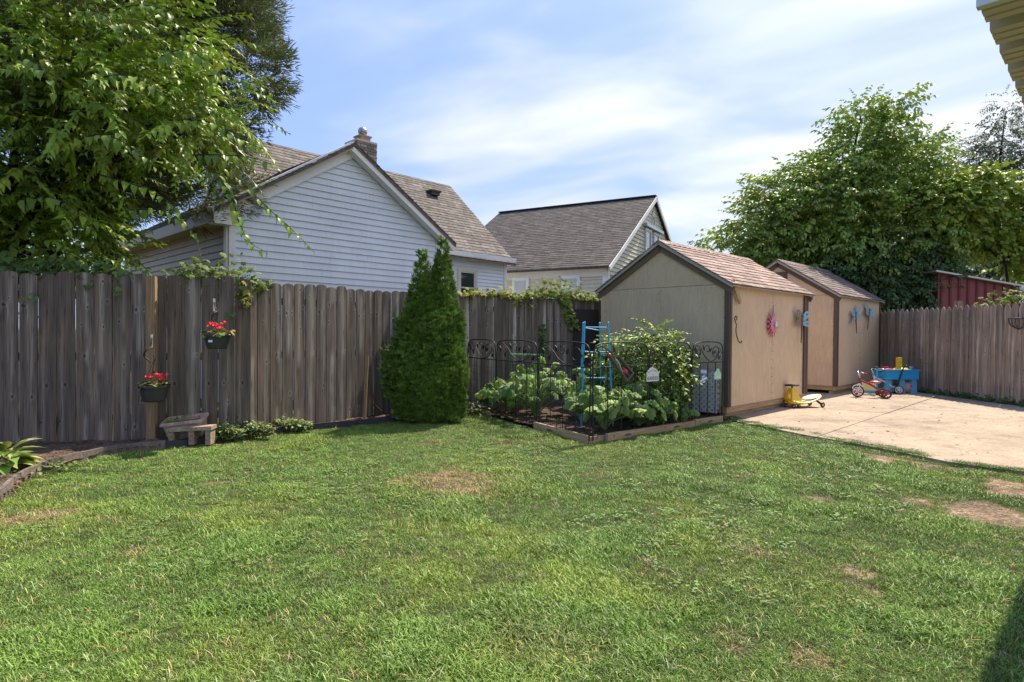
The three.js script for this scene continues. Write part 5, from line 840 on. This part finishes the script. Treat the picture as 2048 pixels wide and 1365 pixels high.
{
  let q = onFront(0.79, 0.74), s = thing('wall_plaque', 'small blue grey plaque with white letters on the end garden panel', 'sign', q.p, q.r);
  part('board', box(0.15, 0.055, 0.008, 0, 0, 0, 0, 0, -0.08), pl(0.33, 0.42, 0.60, 0.6), s);
  { const tx = canvasTex(256, 96, (c, W, H) => { c.fillStyle = '#8d9fc4'; c.fillRect(0, 0, W, H); c.fillStyle = '#e6ebf5'; c.font = 'bold 46px sans-serif'; c.textAlign = 'center'; c.fillText('WELCOME', W / 2, 66, 220); }); const g = new THREE.PlaneGeometry(0.146, 0.051).rotateZ(-0.08).translate(0, 0, 0.0065); part('lettering', g, new THREE.MeshStandardMaterial({ map: tx, roughness: 0.6 }), s); }
  q = onFront(0.79, 0.62); s = thing('wall_plaque', 'blue and white truck-shaped plaque on the end garden panel', 'sign', q.p, q.r + 0); s.rotation.z = 0.25;
  part('board', extrude([[-0.09, -0.03], [0.085, -0.03], [0.09, 0.015], [0.05, 0.025], [0.035, 0.06], [-0.02, 0.06], [-0.035, 0.02], [-0.09, 0.015]], 0.008, 0.002), pl(0.72, 0.76, 0.80, 0.5), s);
  part('stripe', merge([box(0.15, 0.014, 0.003, 0, -0.005, 0.012), box(0.05, 0.02, 0.003, 0.008, 0.042, 0.012)]), pl(0.12, 0.30, 0.48, 0.5), s); for (const x of [-0.055, 0.055]) part('wheel', new THREE.CylinderGeometry(0.017, 0.017, 0.006, 14).rotateX(Math.PI / 2).translate(x, -0.028, 0.013), M.black, s);
  q = onFront(0.915, 0.68); s = thing('wall_plaque', 'pale green hill-shaped plaque beside the shed corner', 'sign', q.p, q.r);
  part('board', extrude([[-0.085, -0.06], [0.085, -0.06], [0.085, 0.02], [0.05, 0.05], [0.03, 0.085], [-0.01, 0.09], [-0.03, 0.06], [-0.085, 0.02]], 0.008, 0.002), pl(0.42, 0.66, 0.45, 0.6), s);
  part('pattern', merge([box(0.12, 0.008, 0.003, 0, -0.02, 0.012), box(0.1, 0.008, 0.003, 0.0, -0.04, 0.012), box(0.008, 0.05, 0.003, 0.02, 0.03, 0.012, 0, 0, 0.5)]), pl(0.75, 0.82, 0.7, 0.6), s);
}
{ // dark panel on the fence behind the tower
  const d = thing('plywood_panel', 'dark brown plywood panel fixed on the grey fence beside the shed', 'panel', [1.30, 0.05, -10.5], Math.atan2(1.75, 3.32)); part('sheet', box(0.5, 1.62, 0.02, 0, 0.81, 0), new THREE.MeshStandardMaterial({ color: lin(0.045, 0.03, 0.03), map: brushed, roughness: 0.8 }), d);
}
// things on the shed walls (shed frame: x along the wall, z outwards)
const onShed = (S, x, y, out) => { S.updateMatrixWorld(); return V(x, y, out).applyMatrix4(S.matrixWorld).toArray(); };
{
  const r = shedA.rotation.y;
  const f = thing('metal_flower', 'pink metal flower ornament on the nearer tan shed wall', 'wall ornament', onShed(shedA, 1.45, 1.42, 0.05), r); f.scale.setScalar(1.12);
  const pk = [pl(0.55, 0.10, 0.16, 0.4), pl(0.66, 0.26, 0.30, 0.4)]; for (let ring = 0; ring < 2; ring++) for (let k = 0; k < 14; k++) { const o = part('petal', leafGeo(ring ? 0.15 : 0.215, 0.062, 0.4, -0.1), pk[ring], f), a = k * 0.449 + ring * 0.22; o.rotation.order = 'ZYX'; o.rotation.set(-Math.PI / 2, 0, a); o.position.z = 0.012 + ring * 0.018; }
  part('centre', merge([0, 1, 2, 3, 4, 5, 6, 7].map((k) => leafGeo(0.055, 0.022, 0.3, -0.3, simpleShape).rotateX(-Math.PI / 2 + 0.3).rotateZ(k * 0.785).translate(0, 0, 0.05))), M.offwhite, f); part('stalk', rod([0, -0.03, 0], [0, 0.28, 0], 0.005, 0.004, 5), M.iron, f);
  const hk = thing('shepherd_hook', 'rusty S-shaped hook on the corner of the nearer tan shed', 'hook', onShed(shedA, 0.09, 1.33, 0.05), r); part('hook', tube([[0.06, 0.13, 0], [0.07, 0.17, 0], [0.03, 0.19, 0], [0.0, 0.15, 0], [0.03, 0.06, 0.01], [0.02, -0.02, 0.01], [0.06, -0.12, 0.01], [0.11, -0.19, 0.02], [0.15, -0.2, 0.03], [0.16, -0.17, 0.03]], 0.008, 30, 6), mat(0.05, 0.035, 0.03, 0.8), hk);
  const wing = (L, W) => extrude((() => { const s = new THREE.Shape(); s.moveTo(0, 0); s.bezierCurveTo(L * 0.3, W * 0.9, L * 0.8, W, L, W * 0.35); s.bezierCurveTo(L * 1.02, -W * 0.1, L * 0.5, -W * 0.4, 0, 0); const h = new THREE.Path(); h.moveTo(L * 0.55, W * 0.2); h.lineTo(L * 0.85, W * 0.3); h.lineTo(L * 0.6, W * 0.5); s.holes.push(h); return s; })(), 0.004);
  const wb = pl(0.22, 0.42, 0.50, 0.5), wbr = pl(0.22, 0.16, 0.12, 0.6), bod = mat(0.16, 0.10, 0.08, 0.6);
  function dragonfly(S, x, y, tilt, label, mats) {
    const d = thing('dragonfly_ornament', label, 'wall ornament', onShed(S, x, y, 0.06), S.rotation.y, 'metal dragonfly ornaments on the shed walls'); d.rotation.z = tilt; d.rotation.order = 'YXZ'; d.scale.set(1.75, 1.4, 1.4);
    part('body', merge([taper([[0, 0.08, 0.012], [0, -0.02, 0.012], [0, -0.24, 0.01]], 0.014, 0.007, 8, 7), new THREE.SphereGeometry(0.022, 10, 8).translate(0, 0.09, 0.012)]), bod, d);
    [[0.2, 0.1, 0.5, 0], [0.17, 0.08, -0.15, 0], [0.2, 0.1, 0.5, 1], [0.17, 0.08, -0.15, 1]].forEach(([L, W, a, fl], i) => { const o = part('wing', wing(L, W), mats[fl], d); o.rotation.order = 'YXZ'; o.rotation.set(0, fl ? Math.PI + 0.08 : -0.08, a); o.position.set(0, 0.03 - 0.03 * (i % 2), 0.01); });
  }
  dragonfly(shedA, 2.62, 1.45, -0.05, 'blue and brown metal dragonfly at the right end of the nearer shed', [wb, wbr]);
  dragonfly(shedB, 1.0, 1.62, 0.25, 'larger blue metal dragonfly left on the farther shed wall', [wb, wb]);
  dragonfly(shedB, 1.95, 1.72, -0.25, 'blue metal dragonfly right on the farther shed wall', [wb, wb]);
}
{ const w = thing('wall_basket', 'black half-round wire basket hung on the picket fence at the right edge', 'basket', [9.07, 1.58, -10.72], -Math.PI / 2 + 0.03), gs = []; for (let i = 0; i <= 8; i++) { const a = i / 8 * Math.PI; gs.push(tube([[Math.cos(a) * 0.17, 0, Math.sin(a) * 0.15], [Math.cos(a) * 0.14, -0.12, Math.sin(a) * 0.12], [0, -0.2, 0.01]], 0.005, 10, 5)); } const rim = []; for (let i = 0; i <= 12; i++) { const a = i / 12 * Math.PI; rim.push([Math.cos(a) * 0.17, 0, Math.sin(a) * 0.15]); } gs.push(tube(rim, 0.008, 24, 6), rod([-0.17, 0, 0], [0.17, 0, 0], 0.008)); part('wire', merge(gs), M.iron, w); }
// ---------- toys ----------
function wheel(parent, r, t, p, ry, hub, spokes = true, tyre = M.rubber) { const g = new THREE.Group(); g.name = 'wheel'; g.position.set(...p); g.rotation.y = ry; parent.add(g); part('tyre', new THREE.TorusGeometry(r - t / 2, t / 2, 8, 24), tyre, g); part('rim', merge([new THREE.TorusGeometry(r - t * 1.15, t * 0.3, 6, 22), ...(spokes ? [0, 1, 2, 3, 4].map((k) => box((r - t) * 0.98, 0.012, 0.008, (r - t) / 2, 0, 0).rotateZ(k * 1.2566)) : []), new THREE.CylinderGeometry(r * 0.22, r * 0.22, 0.03, 12).rotateX(Math.PI / 2)]), hub, g); return g; }
{ // ride-on swing car, x = forwards to rear
  const [ax, az] = [4.731, -10.085], c = thing('ride_on_car', 'yellow and grey ride-on swing car with black steering wheel on the patio', 'ride-on toy', [ax, 0.03, az], 0.30);
  // hull: lofted rings along its length
  const ring = [[-0.12, 0.05, 0.07, 0.12], [-0.08, 0.13, 0.06, 0.145], [0.02, 0.165, 0.055, 0.12], [0.14, 0.14, 0.055, 0.10], [0.28, 0.145, 0.075, 0.12], [0.40, 0.15, 0.11, 0.165], [0.50, 0.12, 0.155, 0.205], [0.55, 0.05, 0.185, 0.215]];
  const pos = [], idx = [], K = 12; ring.forEach(([x, w, b, t]) => { for (let k = 0; k < K; k++) { const a = k / K * 6.283, cs = Math.cos(a), sn = Math.sin(a); pos.push(x, (b + t) / 2 + sn * (t - b) / 2, Math.sign(cs) * Math.pow(Math.abs(cs), 0.6) * w); } }); for (let i = 0; i < ring.length - 1; i++) for (let k = 0; k < K; k++) { const a = i * K + k, b = i * K + (k + 1) % K; idx.push(a, b, b + K, a, b + K, a + K); } for (const e of [0, ring.length - 1]) for (let k = 1; k < K - 1; k++) idx.push(e * K, e * K + k, e * K + k + 1);
  const hg = new THREE.BufferGeometry(); hg.setAttribute('position', new THREE.Float32BufferAttribute(pos, 3)); hg.setIndex(idx); hg.computeVertexNormals(); part('body', hg, M.yellow, c);
  part('seat', (() => { const g = new THREE.SphereGeometry(1, 20, 10).scale(0.15, 0.022, 0.125); g.rotateZ(0.27); return g.translate(0.38, 0.165, 0); })(), pl(0.62, 0.60, 0.58, 0.5), c); part('foot_rest', box(0.16, 0.012, 0.2, 0.13, 0.108, 0, 0, 0, 0.03), M.offwhite, c);
  part('steering_column', merge([-1, 1].map((s) => hexa([[-0.1, 0.12, s * 0.09 + 0.02], [0.1, 0.12, s * 0.09 + 0.02], [0.1, 0.12, s * 0.09 - 0.02], [-0.1, 0.12, s * 0.09 - 0.02]], [[-0.05, 0.31, s * 0.03 + 0.02], [0.03, 0.31, s * 0.03 + 0.02], [0.03, 0.31, s * 0.03 - 0.02], [-0.05, 0.31, s * 0.03 - 0.02]])).concat([box(0.09, 0.03, 0.1, -0.01, 0.315, 0)])), M.yellow, c);
  part('steering_shaft', rod([-0.01, 0.1, 0], [-0.01, 0.37, 0], 0.014), M.black, c);
  part('steering_wheel', merge([new THREE.TorusGeometry(0.1, 0.014, 8, 24).scale(1.15, 0.85, 1).rotateX(Math.PI / 2).translate(-0.01, 0.375, 0), box(0.2, 0.016, 0.04, -0.01, 0.375, 0)]), M.black, c);
  for (const s of [-1, 1]) { wheel(c, 0.034, 0.026, [-0.06, 0.034, s * 0.09], 0, M.chrome, false, M.black); wheel(c, 0.034, 0.026, [0.09, 0.034, s * 0.05], 0, M.chrome, false, M.black); const w = wheel(c, 0.046, 0.03, [0.5, 0.046, s * 0.14], 0, M.chrome, false, M.black); part('wheel_arm', rod([0.4, 0.125, s * 0.1], [0.5, 0.05, s * 0.118], 0.02, 0.016), M.black, c); }
}
function trike(p, turn, label, fm, seatM, push) {
  const t = thing('tricycle', label, 'tricycle', p, turn, 'small tricycles by the farther shed');
  wheel(t, 0.115, 0.026, [-0.26, 0.115, 0], 0, M.chrome); for (const s of [-1, 1]) wheel(t, 0.092, 0.024, [0.2, 0.092, s * 0.16], 0, fm);
  part('rear_axle', rod([0.2, 0.092, -0.16], [0.2, 0.092, 0.16], 0.01), M.chrome, t);
  part('frame', merge([tube([[-0.22, 0.33, 0], [-0.16, 0.31, 0], [0.0, 0.23, 0], [0.14, 0.13, 0], [0.2, 0.095, 0]], 0.02, 20, 8), rod([-0.2, 0.24, 0], [-0.235, 0.38, 0], 0.02)]), fm, t);
  part('fork', merge([-1, 1].map((s) => rod([-0.22, 0.27, s * 0.03], [-0.26, 0.115, s * 0.032], 0.009)).concat([tube([[-0.17, 0.21, 0.045], [-0.25, 0.255, 0.04], [-0.33, 0.225, 0.03], [-0.36, 0.17, 0.02]], 0.012, 10, 6)])), M.chrome, t);
  part('handlebar', tube([[-0.19, 0.48, 0.2], [-0.24, 0.5, 0.12], [-0.235, 0.42, 0.03], [-0.235, 0.39, 0], [-0.235, 0.42, -0.03], [-0.24, 0.5, -0.12], [-0.19, 0.48, -0.2]], 0.011, 30, 7), M.chrome, t); for (const s of [-1, 1]) part('grip', rod([-0.2, 0.485, s * 0.17], [-0.15, 0.47, s * 0.25], 0.018, 0.018), push ? M.black : M.darkRed, t);
  part('seat', new THREE.SphereGeometry(1, 16, 8).scale(0.11, 0.028, 0.085).translate(0.04, 0.31, 0), seatM, t); part('seat_post', rod([0.04, 0.2, 0], [0.04, 0.3, 0], 0.012), M.chrome, t);
  part('step_plate', box(0.14, 0.016, 0.3, 0.2, 0.135, 0), fm, t); for (const s of [-1, 1]) part('pedal', merge([rod([-0.26, 0.115, 0], [-0.26 + s * 0.03, 0.1, s * 0.07], 0.007), box(0.06, 0.018, 0.05, -0.26 + s * 0.03, 0.1, s * 0.09)]), M.red, t);
  if (push) part('push_handle', tube([[0.2, 0.12, 0], [0.28, 0.4, 0], [0.33, 0.56, 0], [0.38, 0.6, 0], [0.43, 0.55, 0]], 0.014, 18, 7), M.black, t);
}
{ const [x, z] = [7.104, -11.776]; trike([x, 0.03, z], -0.35, 'dark red tricycle with white-walled wheels in front of the toy group', M.darkRed, M.red, false);
  const [x2, z2] = [7.932, -12.696]; trike([x2, 0.03, z2], -0.3, 'pale tricycle with black push handle behind the red one', pl(0.6, 0.62, 0.66), M.blue, true);
  const [x3, z3] = [7.323, -12.158], s = thing('kick_scooter', 'blue toddler scooter with tall blue pole among the tricycles', 'scooter', [x3, 0.03, z3 - 0.22], -0.25);
  part('deck', box(0.46, 0.04, 0.14, 0, 0.07, 0), M.blue, s); part('deck_panel', extrude([[-0.2, 0.09], [0.22, 0.09], [0.16, 0.22], [-0.06, 0.26], [-0.2, 0.2]], 0.02, 0.003).translate(0, 0, 0.03), pl(0.68, 0.6, 0.2, 0.5), s); part('pole', rod([0.2, 0.07, 0], [0.2, 0.58, 0], 0.018), M.blue, s); part('handlebar', rod([0.2, 0.57, -0.14], [0.2, 0.57, 0.14], 0.013), M.black, s); for (const x of [-0.2, 0.2]) wheel(s, 0.05, 0.022, [x, 0.05, 0.085], 0, M.red);
}
{ // water table with toys
  const [x, z] = [8.245, -12.72], t = thing('water_table', 'bright blue plastic water play table against the farther shed', 'play table', [x, 0.03, z - 0.15], 0.1); t.scale.set(0.86, 1, 0.86);
  const W = 0.42, D = 0.24, y1 = 0.48, y0 = 0.30; part('basin', merge([box(W * 2, y1 - y0, 0.03, 0, (y0 + y1) / 2, D), box(W * 2, y1 - y0, 0.03, 0, (y0 + y1) / 2, -D), box(0.03, y1 - y0, D * 2 - 0.03, -W + 0.015, (y0 + y1) / 2, 0), box(0.03, y1 - y0, D * 2 - 0.03, W - 0.015, (y0 + y1) / 2, 0), box(W * 2 - 0.06, 0.03, D * 2 - 0.03, 0, y0 + 0.015, 0)]), M.blue, t);
  part('rim', merge([box(W * 2 + 0.05, 0.03, 0.06, 0, y1 + 0.012, D), box(W * 2 + 0.05, 0.03, 0.06, 0, y1 + 0.012, -D), box(0.06, 0.03, D * 2 - 0.06, -W, y1 + 0.012, 0), box(0.06, 0.03, D * 2 - 0.06, W, y1 + 0.012, 0)]), M.blue, t);
  const lm = pl(0.15, 0.42, 0.62, 0.5); for (const [sx, sz] of [[-1, 1], [0.05, 1], [1, 1], [-1, -1], [1, -1]]) part('leg', hexa([[sx * 0.33 - 0.085, 0, sz * 0.17 + 0.05], [sx * 0.33 + 0.085, 0, sz * 0.17 + 0.05], [sx * 0.33 + 0.085, 0, sz * 0.17 - 0.05], [sx * 0.33 - 0.085, 0, sz * 0.17 - 0.05]], [[sx * 0.33 - 0.065, y0, sz * 0.17 + 0.04], [sx * 0.33 + 0.065, y0, sz * 0.17 + 0.04], [sx * 0.33 + 0.065, y0, sz * 0.17 - 0.04], [sx * 0.33 - 0.065, y0, sz * 0.17 - 0.04]]), lm, t);
  const k = thing('toy_crane', 'yellow plastic toy tower standing on the blue water table', 'toy', [x + 0.06, 0.48, z - 0.17], 0.1); part('mast', extrude([[-0.045, 0], [0.045, 0], [0.045, 0.3], [-0.045, 0.3]], 0.06, 0.004, [[[-0.02, 0.06], [0.02, 0.06], [0.02, 0.11], [-0.02, 0.11]], [[-0.02, 0.19], [0.02, 0.19], [0.02, 0.23], [-0.02, 0.23]]]), M.yellow, k); part('base', new THREE.SphereGeometry(1, 16, 8).scale(0.19, 0.07, 0.13).translate(0.06, 0.03, 0.02), M.yellow, k); part('chute', box(0.24, 0.03, 0.09, 0.16, 0.06, 0.05, 0, 0, -0.25), M.yellow, k);
  const r = thing('toy_boat', 'red plastic toy lying on the left of the water table', 'toy', [x - 0.2, 0.52, z - 0.15], 0.2); part('hull', merge([new THREE.SphereGeometry(1, 14, 8).scale(0.17, 0.045, 0.09), box(0.12, 0.07, 0.09, -0.02, 0.03, 0)]), M.red, r);
  const cu = thing('toy_cup', 'small pale blue toy cup on the right of the water table', 'toy', [x + 0.3, 0.5, z - 0.1]); part('cup', new THREE.LatheGeometry([[0, 0], [0.035, 0], [0.045, 0.1], [0.04, 0.1], [0.03, 0.01], [0, 0.01]].map((q) => new THREE.Vector2(...q)), 16), lm, cu);
  const b = thing('toy_ball', 'pinkish ball lying under the blue water table', 'ball', [x + 0.19, 0.155, z - 0.1]); part('ball', new THREE.SphereGeometry(0.125, 20, 14), M.skin, b); part('valve_dot', new THREE.SphereGeometry(0.02, 8, 6).translate(0.04, 0.03, 0.112), M.red, b);
}
{ // stray leaves blown over the patio and lawn
  const l = [], g = leafGeo(0.05, 0.03, 0.5, 0.2, simpleShape); srand(64);
  for (let i = 0; i < 170; i++) { const x = rr(3, 9), z = rr(-12.5, -5); if (!inPoly(x, z, patioPoly)) continue; l.push([x, 0.036, z, rr(0, 6.28), rr(0.4, 1.1), [[0.32, 0.22, 0.10], [0.22, 0.16, 0.08], [0.30, 0.32, 0.10]][i % 3], rr(-0.2, 0.1), rr(-0.2, 0.2)]); }
  scatter('fallen_leaves', 'small stray dry leaves scattered over the concrete patio', 'leaves', g, mat(1, 1, 1, 0.9), l);
}
renderer.render(scene, camera);
